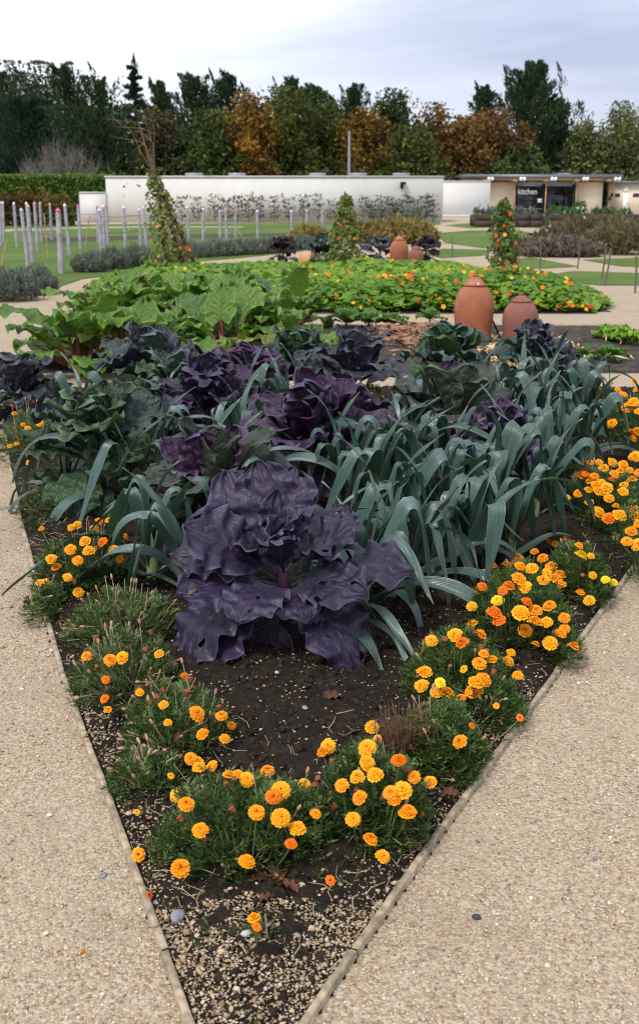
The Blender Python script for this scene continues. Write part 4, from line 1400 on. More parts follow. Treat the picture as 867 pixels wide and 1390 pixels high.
def leafset(matname, style):
    """Leaf meshes for one kind of brassica: lists for droop, spread, rise and heart leaves."""
    key = (matname, style)
    if key in LEAFSETS: return LEAFSETS[key]
    mt = [MAT[matname]]
    fr = {'cabbage': (.13, 3.8), 'ragged': (.12, 4.0), 'frilly': (.22, 6), 'smooth': (.09, 3.0)}[style]
    ho = {'cabbage': 0, 'ragged': 5, 'frilly': 0, 'smooth': 0}[style]
    pe = .10 if style == 'ragged' else 0.0
    k0 = {'cabbage': 10, 'ragged': 50, 'frilly': 90, 'smooth': 130}[style]
    pk = {'cabbage': .045, 'ragged': .03, 'frilly': .04, 'smooth': .034}[style]
    mk = lambda nm, **kw: leaf_mesh(nm, mt, puck=pk, curl=.10, holes=ho if kw.pop('h', 1) else 0, **kw)
    d = dict(
        droop=[mk('droop_leaf', L=1, Wd=.33, phi0=25, phi1=-75, bend=1.1, cup=.3, ruff=fr[0] * 1.1, rn=fr[1], seed=k0 + i, pet=.26, tipw=1.2, twist=(-.3, .25, .1)[i]) for i in range(3)],
        spread=[mk('spread_leaf', L=1, Wd=.33, phi0=48, phi1=(-8, 8, -25)[i], bend=1.2, cup=.55, ruff=fr[0], rn=fr[1], seed=k0 + 3 + i, pet=.24, tipw=1.2, twist=(.2, -.15, .3)[i]) for i in range(3)],
        rise=[mk('rising_leaf', L=1, Wd=.34, phi0=66, phi1=(58, 40, 75)[i], bend=1.4, cup=.8, ruff=fr[0] * .9, rn=fr[1], seed=k0 + 6 + i, pet=.18, tipw=1.1) for i in range(3)],
        heart=[mk('heart_leaf', L=1, Wd=.46, phi0=62, phi1=(105, 125)[i], bend=1.0, cup=1.25, ruff=fr[0] * .7, rn=fr[1], seed=k0 + 9 + i, pet=.08, tipw=.85, h=0) for i in range(2)])
    LEAFSETS[key] = d
    return d


ALT = {'violet': 'plum', 'plum': 'violet', 'dusky': 'plum', 'deepgreen': 'bluegreen', 'inky': 'bluegreen', 'bluegreen': 'deepgreen', 'blackkale': 'blackkale'}


def brassica(label, u, v, mat, style, Lf, stem, nd, nsp, nr, nh, seed, tall=1.0, cat='cabbage', name='cabbage_plant', group='cabbages and kales of the front bed', stemmat='cabstem', rz=0.0):
    r = np.random.default_rng(seed)
    b = P(u, v)
    t = thing(name, label, cat, (b.x, b.y, .015), rz, group)
    t.rotation_euler = (R(22) if style == 'ragged' else R(r.uniform(4, 13)), 0, rz)
    ls = leafset(mat, style)
    Lf *= 1.08
    ls2 = leafset(ALT[mat], 'cabbage' if style != 'frilly' else style)
    m = MB()
    m.tube([(0, 0, -.04), (.01, 0, stem * .4), (.0, .01, stem * .8), (0, 0, stem * 1.0)], [.024, .022, .024, .014], 9)
    obj('stem', m.mesh('cabbage_stem', [MAT[stemmat]]), t)
    order = [('droop', nd, .30, .72, 1.0, 12), ('spread', int(nsp * 1.4), .55, .95, 1.0, 14), ('rise', int(nr * 1.25), .82, 1.0, .85, 12), ('heart', max(2, nh - 2), .93, 1.0, .60, 5)]
    i = 0
    for kind, n, z0, z1, sc, jit in order:
        for k in range(n):
            f = k / max(1, n - 1)
            az = i * 2.39996 + r.uniform(-.25, .25)
            i += 1
            z = stem * (z0 + (z1 - z0) * f)
            s = Lf * sc * (1 - .16 * f) * r.uniform(.86, 1.12)
            if kind == 'heart':
                s = Lf * (.62 - .24 * f) * r.uniform(.9, 1.05)
            tilt = R(r.uniform(-jit, jit)) + (R(10) * f if kind in ('spread', 'rise') else 0)
            if style == 'ragged' and kind in ('rise', 'heart'): tilt -= R(16)
            if style == 'frilly' and kind == 'rise': tilt -= R(12)
            off = .012 if kind != 'heart' else .03 * (1 - f)
            lq = ls2 if r.uniform() < .26 and kind != 'heart' else ls
            o = obj('leaf', lq[kind][int(r.integers(len(lq[kind])))], t, (math.cos(az) * off, math.sin(az) * off, z), (R(r.uniform(-14, 14)), -tilt, az), (s, s * r.uniform(.88, 1.12), s * tall))
    return t


BR = [
    # label, u, v, material, style, leaf length, stem height, droop, spread, rise, heart
    ('purple veined dusky green cabbage behind the front violet one', 290, 742, 'dusky', 'smooth', .43, .27, 7, 10, 8, 7, 2, 1.0),
    ('deep purple cabbage at the middle of the bed', 425, 668, 'plum', 'smooth', .46, .28, 7, 11, 10, 7, 3, 1.0),
    ('wide dark green brussels plant above the left edging', 140, 690, 'deepgreen', 'cabbage', .42, .34, 9, 12, 12, 5, 5, 1.05),
    ('purple crinkled cabbage left of the deep purple one', 282, 610, 'violet', 'cabbage', .42, .26, 5, 9, 10, 6, 4, 1.0),
    ('inky blue kale at the left picture edge', 32, 578, 'inky', 'cabbage', .36, .19, 6, 10, 8, 3, 6, 1.1),
    ('dark purple green sprout plant with one tall violet leaf by the rhubarb', 206, 560, 'inky', 'cabbage', .44, .30, 6, 12, 7, 2, 7, 1.0),
    ('grey blue frilled kale before the middle rhubarb', 402, 552, 'bluegreen', 'cabbage', .36, .32, 5, 9, 8, 4, 8, 1.15),
    ('dark cabbage with upright violet side leaves behind the leeks', 478, 580, 'inky', 'smooth', .42, .34, 6, 9, 9, 4, 9, 1.1),
    ('dark green savoy before the big terracotta forcer', 606, 545, 'deepgreen', 'cabbage', .38, .27, 6, 10, 11, 5, 10, 1.15),
    ('blue black cabbage before the smaller terracotta forcer', 718, 536, 'inky', 'cabbage', .37, .27, 6, 10, 11, 5, 11, 1.1),
    ('dark green and violet cabbage in the middle of the leeks', 612, 632, 'dusky', 'smooth', .44, .27, 6, 9, 7, 6, 12, 1.0),
    ('low dark violet cabbage behind the far leeks on the right', 765, 560, 'inky', 'cabbage', .34, .18, 6, 9, 7, 2, 13, .9),
    ('dark green cabbage peeping between the crinkled purple one and sprouts', 246, 580, 'deepgreen', 'cabbage', .36, .26, 4, 9, 7, 4, 16, 1.0),
    ('purple cabbage behind the small leek before the rhubarb', 338, 566, 'plum', 'cabbage', .38, .28, 5, 9, 7, 4, 17, 1.0),
    ('small violet cabbage half hidden under the right leeks', 672, 668, 'violet', 'cabbage', .34, .22, 4, 8, 6, 4, 14, 1.0),
    ('dark violet cabbage crowded between deep purple and right leeks', 470, 645, 'plum', 'smooth', .36, .22, 5, 8, 6, 3, 15, 1.0),
]
FRONT = []
for a in BR:
    FRONT.append(brassica(*a[:11], seed=a[11] + 500, tall=a[12], stemmat='violetstem' if a[3] in ('violet', 'plum', 'dusky') else 'cabstem'))
# leaves of the front cabbage flopped down towards the soil
MAT['flopped'] = bigleaf('flopped_violet_leaf', (.030, .026, .040), (.055, .048, .072), (.22, .05, .15), 6, 2.0, .06, .045, .5, .06, .4, bump=1.0, vstr=.9)
FC = thing('cabbage_plant', 'big violet cabbage with ragged holed leaves at the front of the bed', 'cabbage', P(386, 872) + Vector((0, 0, .015)), 0, 'cabbages and kales of the front bed')
FC.rotation_euler = (R(14), 0, 0)
obj('stem', MB().tube([(0, 0, -.05), (.0, .01, .12), (0, 0, .24), (0, 0, .30)], [.026, .024, .024, .014], 9).mesh('cabbage_stem', [MAT['violetstem']]), FC)
def ragged(nm, i, mt='violet', **kw):
    d = dict(L=1, Wd=.31, phi0=45, phi1=0, bend=1.2, cup=.32, ruff=.14, rn=4.2, puck=.032, tipruff=.08, seed=640 + i, pet=.24, tipw=1.1, holes=2, curl=.10, lobe=.06)
    d.update(kw)
    return leaf_mesh(nm, [MAT[mt]], **d)
UPL = [ragged('upright_leaf', i, phi0=62, phi1=(28, 45, 15)[i], cup=.5) for i in range(3)]
OUT = [ragged('outspread_leaf', 5 + i, phi0=38, phi1=(-15, -30, -5)[i]) for i in range(3)]
HNG = [ragged('hanging_leaf', 10 + i, phi0=24, phi1=(-70, -82, -60)[i], bend=.9, cup=.25) for i in range(3)]
FLP = [ragged('flopped_leaf', 15 + i, 'flopped', phi0=18, phi1=-78, bend=.7, cup=.2, Wd=.30, pet=.2, tipw=1.0, ruff=.09, holes=3) for i in range(2)]
rr = np.random.default_rng(17)
for me_, az, z, s_, tl, rl in ((UPL[0], 60, .27, .40, 4, 0), (UPL[1], 95, .28, .42, 2, 5), (UPL[2], 128, .27, .40, 0, -6), (UPL[1], 25, .27, .40, -8, 6), (UPL[0], 155, .26, .40, -6, -8), (UPL[2], 78, .30, .34, 14, 0), (UPL[0], 110, .30, .32, 16, 8),
                               (OUT[0], 5, .25, .44, 4, 10), (OUT[1], 178, .25, .44, 6, -10), (OUT[2], 200, .24, .43, 4, -4), (OUT[0], -20, .24, .42, 4, 4), (OUT[2], 40, .26, .40, 8, 0), (OUT[1], 142, .26, .40, 8, 0),
                               (UPL[2], -35, .29, .30, 4, 0), (UPL[0], 215, .29, .30, 2, 0), (UPL[1], -85, .29, .27, 6, 0), (UPL[2], 255, .30, .22, 22, 0), (UPL[1], -60, .30, .22, 26, 0), (UPL[0], 170, .31, .22, 28, 0), (UPL[1], 20, .31, .22, 28, 0),
                               (OUT[1], 238, .23, .40, -2, -6), (OUT[0], -62, .23, .38, -2, 8),
                               (HNG[0], 222, .20, .46, 6, -8), (HNG[1], 205, .18, .46, 2, 10), (HNG[0], -45, .20, .40, 8, 6), (HNG[1], -25, .19, .44, 10, 0),
                               (FLP[0], 258, .15, .40, -6, 8), (FLP[1], 281, .14, .29, -14, -6), (HNG[1], -52, .17, .44, 10, -8)):
    a = R(az + rr.uniform(-16, 16))
    s_ *= rr.uniform(.80, 1.10)
    tl += rr.uniform(-9, 9)
    rl += rr.uniform(-14, 14)
    obj('leaf', me_, FC, (math.cos(a) * .012, math.sin(a) * .012, z), (R(rl + rr.uniform(-6, 6)), -R(tl), a), (s_, s_ * rr.uniform(.92, 1.12), s_))
# far dark kales beyond the nasturtiums
for i, (u, v, mt, lab, Lf) in enumerate([(384, 361, 'blackkale', 'black purple kale standing beyond the nasturtiums left of centre', .42), (515, 359, 'inky', 'dark blue kale left of the far terracotta forcers', .42), (577, 357, 'blackkale', 'black kale just right of the far forcers', .38), (441, 366, 'bluegreen', 'grey blue kale left of the middle bean support', .5)]):
    brassica(lab, u, v, mt, 'frilly', Lf, .35, 4, 8, 10, 4, 540 + i, 1.0, 'kale', 'kale_plant', 'kales beyond the nasturtiums')

# ================================================================ leeks
def leek_material():
    t = NT('leek_leaf')
    uvn = t.n('ShaderNodeTexCoord').outputs['UV']
    sp = t.n('ShaderNodeSeparateXYZ')
    t.l(uvn, sp.inputs[0])
    st = t.math('SINE', t.math('MULTIPLY', sp.outputs[0], 60.0))
    mp_ = t.n('ShaderNodeMapping')
    mp_.inputs['Scale'].default_value = (16, 1.4, 1)
    t.l(uvn, mp_.inputs[0])
    n = t.noise(2.0, 4, .6, vec=mp_.outputs[0])
    rnd = t.n('ShaderNodeObjectInfo').outputs['Random']
    c = t.ramp(t.math('ADD', t.math('MULTIPLY', n, .7), t.math('MULTIPLY', rnd, .35)), [(.22, (.007, .032, .028)), (.55, (.022, .066, .058)), (.95, (.105, .19, .172))])
    base = t.math('SUBTRACT', 1.0, t.math('MULTIPLY', sp.outputs[1], 5.0), clamp=True)
    c = t.mix(base, c, (.11, .17, .065))
    mid = t.math('SUBTRACT', 1.0, t.math('DIVIDE', t.math('ABSOLUTE', t.math('SUBTRACT', sp.outputs[0], .5)), .03), clamp=True)
    c = t.mix(t.math('MULTIPLY', mid, .4), c, (.20, .27, .22))
    c = t.mix(t.math('MULTIPLY', t.n('ShaderNodeNewGeometry').outputs['Backfacing'], .28), c, (.130, .205, .170))
    ed = t.math('MULTIPLY', t.math('SUBTRACT', t.math('ABSOLUTE', t.math('SUBTRACT', sp.outputs[0], .5)), .455, clamp=True), 16.0, clamp=True)
    c = t.mix(ed, c, (.22, .30, .26))
    tip = t.math('MULTIPLY', t.math('SUBTRACT', sp.outputs[1], .93, clamp=True), 10.0, clamp=True)
    c = t.mix(t.math('MULTIPLY', tip, t.math('GREATER_THAN', rnd, .35)), c, (.30, .22, .10))
    return t.finish(c, .34, t.bump(t.math('ADD', st, t.math('MULTIPLY', n, 2.0)), .45, .004), .95, .10, (.12, .24, .08))


MAT['leek'] = leek_material()
MAT['shank'] = simple('leek_shank', (.20, .27, .13), .5, .35, 12)


def strap(L, w0, phi0, phi1, sk, soft, seed, twist=0., cut=False, ns=34, nt=6, side=0.0):
    """A long folded leek leaf: rises at phi0, folds over near sk and hangs at phi1."""
    r = np.random.default_rng(seed)
    s = np.linspace(0, 1, ns + 1)
    x = np.clip((s - sk) / soft + .5, 0, 1)
    sm = x * x * (3 - 2 * x)
    phi = np.radians(phi0 + (phi1 - phi0) * sm + r.normal(0, 3) * np.sin(s * 7))
    ds = L / ns
    cx_ = np.concatenate([[0], np.cumsum(np.cos(phi[1:]) * ds)])
    cz_ = np.concatenate([[0], np.cumsum(np.sin(phi[1:]) * ds)])
    w = w0 * np.minimum(1, .55 + 1.6 * s) * (1 - s ** 3.2) ** .8 if not cut else w0 * np.minimum(1, .55 + 1.6 * s) * (1 - .35 * s)
    w = np.maximum(w, .0015)
    t = np.linspace(-1, 1, nt + 1)
    S, T = np.meshgrid(s, t, indexing='ij')
    kl = .45 * (1 - .75 * np.exp(-((s - sk) / .10) ** 2)) * (1 - .4 * s)          # keel flattens at the fold
    nrm = np.abs(T) ** 1.25 * (w * kl)[:, None]
    lat = T * w[:, None] * .95
    nrm = nrm + .004 * np.sin(S * 16 + T * 2 + seed) * np.clip(S * 2, 0, 1)
    tw = (twist * s)[:, None]
    lat2, nrm2 = lat * np.cos(tw) - nrm * np.sin(tw), lat * np.sin(tw) + nrm * np.cos(tw)
    sw = side * s ** 2 * L + .012 * np.sin(s * 5 + seed)
    ph = phi[:, None]
    V = np.stack([cx_[:, None] - np.sin(ph) * nrm2, lat2 + sw[:, None], cz_[:, None] + np.cos(ph) * nrm2], -1).reshape(-1, 3)
    idx = np.arange((ns + 1) * (nt + 1)).reshape(ns + 1, nt + 1)
    F = np.stack([idx[:-1, :-1], idx[1:, :-1], idx[1:, 1:], idx[:-1, 1:]], -1).reshape(-1, 4)[:, ::-1]
    return V, F, np.stack([T.ravel() * .5 + .5, S.ravel()], -1)


r = np.random.default_rng(61)
LEEK = {'fold': [], 'arch': [], 'up': [], 'low': [], 'cut': []}
for i in range(7):
    V, F, uv = strap(r.uniform(.62, .86), r.uniform(.026, .036), r.uniform(66, 86), r.uniform(-90, -66), r.uniform(.42, .60), r.uniform(.05, .14), i, r.uniform(-.7, .7), side=r.uniform(-.12, .12))
    LEEK['fold'].append(MB().add(V, F, 0, uv).mesh('leek_folded_leaf', [MAT['leek']]))
for i in range(7):
    V, F, uv = strap(r.uniform(.58, .78), r.uniform(.020, .030), r.uniform(58, 74), r.uniform(-75, -35), r.uniform(.45, .6), r.uniform(.5, .9), 20 + i, r.uniform(-.9, .9), side=r.uniform(-.15, .15))
    LEEK['arch'].append(MB().add(V, F, 0, uv).mesh('leek_arching_leaf', [MAT['leek']]))
for i in range(5):
    V, F, uv = strap(r.uniform(.42, .58), r.uniform(.015, .021), r.uniform(78, 88), r.uniform(30, 66), .7, .7, 40 + i, r.uniform(-.5, .5), side=r.uniform(-.08, .08))
    LEEK['up'].append(MB().add(V, F, 0, uv).mesh('leek_upright_leaf', [MAT['leek']]))
for i in range(5):
    V, F, uv = strap(r.uniform(.54, .74), r.uniform(.024, .034), r.uniform(28, 45), r.uniform(-62, -40), r.uniform(.35, .5), r.uniform(.35, .7), 60 + i, r.uniform(-1.1, 1.1), side=r.uniform(-.2, .2))
    LEEK['low'].append(MB().add(V, F, 0, uv).mesh('leek_low_leaf', [MAT['leek']]))
for i in range(3):
    V, F, uv = strap(r.uniform(.34, .44), r.uniform(.026, .034), r.uniform(62, 78), r.uniform(30, 55), .6, .6, 80 + i, r.uniform(-.3, .3), cut=True)
    LEEK['cut'].append(MB().add(V, F, 0, uv).mesh('leek_cut_leaf', [MAT['leek']]))
m = MB().tube([(0, 0, -.04), (0, 0, .02), (.003, 0, .06), (0, 0, .11), (0, 0, .14)], [.021, .023, .022, .022, .014], 10)
SHANK = m.mesh('leek_shank', [MAT['shank']])


def leek(label, u, v, s=1.0, rz=0.0, seed=0, n=(3, 4, 3, 2, 0)):
    r = np.random.default_rng(seed + 700)
    b = P(u, v)
    t = thing('leek_plant', label, 'leek', (b.x, b.y, .01), rz, 'leeks of the front bed')
    obj('shank', SHANK, t, (0, 0, 0), (R(r.uniform(-6, 6)), R(r.uniform(-6, 6)), 0), s)
    n = (n[0], (n[1] + 1) // 2, n[2] + 3, n[3], n[4])
    lst = sum([[k] * q for k, q in zip(('low', 'arch', 'fold', 'up', 'cut'), n)], [])
    for i, k in enumerate(lst):
        f = i / max(1, len(lst) - 1)
        az = (i % 2) * math.pi + r.normal(0, .36)
        z = (.035 + .09 * f) * s
        q = s * r.uniform(.88, 1.14)
        q *= 1.06
        obj('leaf', LEEK[k][int(r.integers(len(LEEK[k])))], t, (math.cos(az) * .008, math.sin(az) * .008, z), (R(r.uniform(-16, 16)), R(r.uniform(-9, 9)), az), (q, q * r.uniform(.9, 1.3), q))


LK = [
    ('leek with broad leaves flopping towards the big orange marigold', 585, 800, 1.0, .35, (3, 4, 3, 2, 0)),
    ('leek tucked behind the right side of the front violet cabbage', 492, 838, .95, -.5, (3, 3, 2, 2, 1)),
    ('leek whose leaves fall over the soil right of the violet cabbage', 545, 825, .9, -.3, (3, 3, 2, 2, 1)),
    ('leek with tall folded leaves nearest the marigolds on the right', 690, 768, 1.0, .2, (2, 2, 5, 2, 0)),
    ('leek between the flopping leek and the right folded one', 636, 790, .95, 1.0, (2, 3, 4, 2, 1)),
    ('leek in the second row right of the front violet cabbage', 528, 758, 1.0, .6, (2, 2, 5, 2, 0)),
    ('leek in the middle of the front leek patch', 590, 742, 1.05, -.2, (2, 4, 5, 2, 0)),
    ('leek left of the tall folded one in the second row', 650, 724, 1.05, .8, (2, 4, 5, 2, 0)),
    ('leek at the right edge of the second leek row', 722, 716, 1.0, 0, (2, 2, 5, 2, 0)),
    ('leek rising behind the violet cabbage top on its right', 500, 712, 1.05, .3, (1, 4, 4, 3, 0)),
    ('leek with one leaf arching over the violet cabbage gap', 545, 690, 1.05, -.6, (1, 4, 4, 3, 0)),
    ('leek in the third row at the patch centre', 610, 676, 1.0, .4, (2, 2, 5, 2, 0)),
    ('leek in the third row, right of centre', 684, 664, 1.0, -.3, (2, 2, 5, 2, 0)),
    ('leek in the third row by the marigold strip', 748, 660, 1.0, .5, (2, 4, 5, 2, 0)),
    ('leek with leaves leaning out over the marigold strip', 790, 640, .98, .1, (3, 4, 4, 2, 0)),
    ('leek left of the green cabbage amid the leeks', 560, 628, 1.0, .7, (1, 4, 3, 3, 0)),
    ('leek right of the green cabbage amid the leeks', 672, 612, 1.0, -.4, (2, 2, 5, 2, 0)),
    ('leek in the fourth row, second from the bed side', 725, 608, 1.0, .3, (2, 2, 5, 2, 0)),
    ('outermost leek of the fourth row', 785, 598, 1.0, -.1, (2, 4, 5, 2, 0)),
    ('leek in the last row below the blue black cabbage', 700, 575, 1.0, .5, (2, 4, 3, 2, 0)),
    ('leek in the last row beside the sandy cross path', 752, 572, 1.0, -.5, (2, 4, 4, 3, 0)),
    ('leek in the last row below the dark green savoy', 645, 580, .95, 0, (1, 4, 3, 2, 0)),
    ('leek lying low at the left skirt of the violet cabbage', 205, 800, 1.05, -.2, (4, 2, 2, 1, 0)),
    ('upright leek before the dusky green cabbage heart', 292, 735, 1.1, .8, (1, 2, 3, 3, 1)),
    ('leek beside the deep purple cabbage stem on the right', 468, 700, 1.05, .4, (2, 3, 3, 2, 0)),
    ('leek drooping out under the front violet cabbage right side', 462, 872, .8, -.9, (5, 2, 1, 0, 0)),
    ('leek with wide blades spreading left of the violet cabbage', 262, 822, 1.0, .15, (4, 3, 2, 1, 1)),
    ('leek with sharply bent blades above the violet cabbage left side', 318, 752, 1.0, -.4, (1, 3, 3, 3, 2)),
    ('leek between the dark green brussels plant and dusky cabbage', 178, 706, 1.0, .2, (2, 3, 3, 3, 0)),
    ('leek stretching a long blade over the left edging', 92, 690, 1.0, .3, (4, 3, 1, 1, 0)),
    ('leek poking up left of the dusky cabbage', 205, 668, 1.12, .1, (1, 3, 3, 3, 0)),
    ('leek growing through the gap below the purple crinkled cabbage', 335, 655, 1.1, .5, (1, 3, 3, 3, 0)),
    ('leek standing between the brussels plant and the inky kale', 118, 610, 1.05, -.2, (1, 3, 2, 3, 0)),
    ('small leek among the cabbages before the rhubarb', 345, 590, .95, .5, (1, 3, 2, 4, 0)),
    ('leek peeping out behind the purple crinkled cabbage', 232, 590, .9, .1, (1, 3, 2, 3, 0)),
    ('leek peeping out behind the deep purple cabbage', 398, 585, 1.0, -.2, (0, 3, 2, 4, 1)),
]
for i, a in enumerate(LK):
    leek(a[0], a[1], a[2], a[3], a[4], i, a[5])

# ================================================================ rhubarb
MAT['rhubarb'] = bigleaf('rhubarb_leaf', (.050, .140, .014), (.150, .270, .030), (.34, .42, .14), 7, 2.6, .07, .035, .34, .24, .6, tcol=(.20, .38, .04), vstr=.75, bump=1.0)
MAT['rhubarb_old'] = bigleaf('old_rhubarb_leaf', (.15, .19, .030), (.22, .20, .045), (.30, .28, .10), 7, 2.6, .09, .04, .5, .25, .4, tcol=(.30, .32, .05))
MAT['stalk'] = simple('rhubarb_stalk', (.22, .050, .035), .45, .5, 5)
MAT['deadleaf'] = simple('withered_leaf', (.16, .085, .045), .85, .45, 8, .5, 30)
RH = []
for i in range(7):
    LP_ = dict(L=.46, Wd=.19, phi0=(55, 42, 30, 62, 48, 25, 40)[i], phi1=(-15, -45, -60, 30, -10, -35, 5)[i], bend=1.2, cup=.35, ruff=.17, rn=2.6, puck=.085, nv=7, seed=800 + i, pet=.0, ns=40, nt=24, tipw=.62, lobe=.04, curl=.08, heart=.5, petw=.02, petal_round=.6)
    RH.append(LP_)
def rhubarb_pair(i, mt, sl, el):
    """stalk mesh then blade mesh, same origin."""
    a = R(el)
    n = 8
    s = np.linspace(0, 1, n)
    pts = np.stack([sl * s * math.cos(a), 0 * s, sl * s * math.sin(a) - .05 * sl * s ** 2], -1)
    st = MB().tube(pts, np.linspace(.018, .011, n), 7).mesh('rhubarb_stalk', [MAT['stalk']])
    V, F, uv = leaf_surface(**RH[i])
    bl = MB().add(V + pts[-1], F, 0, uv).mesh('rhubarb_blade', [MAT[mt]])
    return bl, st


RHP = [rhubarb_pair(i % 7, 'rhubarb', sl, el) for i, (sl, el) in enumerate([(.42, 70), (.40, 55), (.36, 38), (.48, 78), (.44, 62), (.34, 25), (.40, 48), (.46, 66)])]
RHO = [rhubarb_pair(i, 'rhubarb_old', .34, 30) for i in (2, 4)]
RHB = [
    ('rhubarb clump at the left corner by the gravel path', 112, 505, 1.0, 13, .2), ('rhubarb clump behind the inky sprout plant', 182, 500, 1.05, 13, 1.0), ('rhubarb clump with thick red stalks left of centre', 305, 490, 1.1, 14, .5),
    ('rhubarb clump right beside the red stalked one', 362, 484, 1.0, 12, 2.0), ('rhubarb clump with a withered leaf above the left path', 150, 462, 1.05, 13, 2.6), ('rhubarb clump in the second row, second from the left', 222, 458, 1.05, 13, 3.1),
    ('rhubarb clump in the second row behind the red stalks', 290, 454, 1.0, 13, .9), ('rhubarb clump touching the nasturtiums at centre', 385, 452, 1.0, 12, 4.0), ('rhubarb clump in the back row below the leaning support', 232, 428, 1.05, 12, 5.0),
    ('rhubarb clump in the back row, right of the leaning support', 318, 425, 1.0, 12, 1.4), ('small rhubarb clump at the back left by the path bend', 176, 436, .9, 11, 2.2),
]
for i, (lab, u, v, s, n, rz) in enumerate(RHB):
    r = np.random.default_rng(820 + i)
    b = P(u, v)
    t = thing('rhubarb_plant', lab, 'rhubarb', (b.x, b.y, .01), rz, 'rhubarb clumps of the middle bed')
    for k in range(n + 11):
        bl, st = (RHP[int(r.integers(len(RHP)))] if k < n + 5 else RHP[(2, 5)[k % 2]]) if r.uniform() > .07 else RHO[k % 2]
        az = k * 2.4 + r.uniform(-.3, .3)
        q = s * r.uniform(.72, 1.1)
        lf = obj('leaf', bl, t, (math.cos(az) * .06, math.sin(az) * .06, 0), (R(r.uniform(-10, 10)), R(r.uniform(-10, 10)), az), q)
        obj('stalk', st, lf)
# withered seed heads and leaves among the rhubarb
for i, (u, v, z, s, lab) in enumerate([(113, 392, .62, .16, 'brown withered seed head at the left top of the rhubarb'), (147, 398, .55, .22, 'curled tan dead leaf on the left rhubarb'), (202, 380, .70, .14, 'small brown seed head above the rhubarb under the leaning support'), (172, 422, .45, .14, 'brown shrivelled leaf in the left rhubarb'), (100, 500, .10, .26, 'limp brown leaf hanging at the left foot of the rhubarb'), (226, 420, .45, .12, 'brown shrivelled leaf between rhubarb clumps')]):
    q = P(u, v, z)
    V, F, uv = leaf_surface(L=s, Wd=s * .4, phi0=40, phi1=-70, bend=1, cup=1.3, ruff=.35, rn=6, puck=.08, seed=850 + i, pet=0, ns=14, nt=12)
    tag(obj('withered_leaf', MB().add(V, F, 0, uv).mesh('withered_leaf', [MAT['deadleaf']]), None, q, (0, 0, i * 1.3)), lab, 'dead leaf', 'withered leaves in the rhubarb')

# ================================================================ terracotta forcers
def terracotta(name, col):
    t = NT(name)
    ob = t.n('ShaderNodeTexCoord').outputs['Object']
    w = t.n('ShaderNodeTexWave', wave_type='BANDS', bands_direction='Z')
    w.inputs['Scale'].default_value = 16
    w.inputs['Distortion'].default_value = .6
    t.l(ob, w.inputs['Vector'])
    n = t.noise(5, 5, .6)
    c = t.ramp(n, [(.25, tuple(k * .72 for k in col)), (.6, col), (.85, tuple(min(1, k * 1.25) for k in col))])
    c = t.mix(t.math('MULTIPLY', t.math('SUBTRACT', t.noise(3.5, 6, .7), .52, clamp=True), 3.0, clamp=True), c, (.46, .33, .25))
    c = t.mix(t.math('MULTIPLY', t.math('SUBTRACT', t.noise(4.5, 6, .7, dist=1.0), .56, clamp=True), 3.0, clamp=True), c, (.13, .075, .045))
    return t.finish(c, .85, t.bump(t.math('ADD', w.outputs['Fac'], t.math('MULTIPLY', t.noise(60, 3), .4)), .25, .006), .2)


MAT['terra'] = terracotta('orange_terracotta', (.35, .125, .066))
MAT['terra2'] = terracotta('dusty_terracotta', (.25, .105, .082))


def forcer(label, u, v, H, mat, squat=1.0, rz=0):
    b = P(u, v)
    t = thing('rhubarb_forcer', label, 'terracotta pot', (b.x, b.y, .02), rz, 'terracotta forcers')
    k = H / .75
    w = k * squat
    prof = [(.165 * w, 0), (.178 * w, 0), (.180 * w, .012 * k), (.186 * w, .10 * k), (.200 * w, .22 * k), (.210 * w, .34 * k), (.211 * w, .40 * k), (.204 * w, .47 * k), (.186 * w, .53 * k), (.155 * w, .585 * k), (.122 * w, .618 * k), (.108 * w, .628 * k), (.100 * w, .632 * k), (.096 * w, .622 * k)]
    obj('body', MB().lathe(prof, 40).mesh('forcer_body', [mat]), t)
    z = .628 * k
    lid = [(.0, z), (.118 * w, z + .002), (.124 * w, z + .010 * k), (.122 * w, z + .018 * k), (.108 * w, z + .026 * k), (.088 * w, z + .050 * k), (.058 * w, z + .076 * k), (.032 * w, z + .090 * k), (.026 * w, z + .096 * k)]
    kn = [(.026 * w, z + .096 * k), (.030 * w, z + .104 * k), (.034 * w, z + .113 * k), (.028 * w, z + .120 * k), (0, z + .123 * k)]
    lo = obj('lid', MB().lathe(lid, 36).mesh('forcer_lid', [mat]), t)
    obj('knob', MB().lathe(kn, 20).mesh('forcer_knob', [mat]), lo)
    return t


t = forcer('tall orange terracotta forcer with lid, standing on straw', 641, 471, .75, MAT['terra'])
obj('tag', MB().box((.02, -.115, .655), (.014, .004, .03)).mesh('lid_tag', [MAT['white']], False), t)
forcer('shorter dusty pink forcer right of the tall orange one', 704, 474, .57, MAT['terra2'], 1.18)
forcer('orange forcer beyond the nasturtiums, larger of the far pair', 541, 366, .72, MAT['terra'], 1.0)
forcer('dusty brown forcer in front of the far orange one', 563.5, 368, .52, MAT['terra2'], 1.15)
m = MB().tube([(0, 0, 0), (-.10, .02, .22), (-.17, .04, .36)], .013, 6)
tag(obj('prop_rod', m.mesh('prop_rod', [MAT['black']]), None, P(683, 470)), 'thin dark rod leaning between the two near forcers', 'rod')
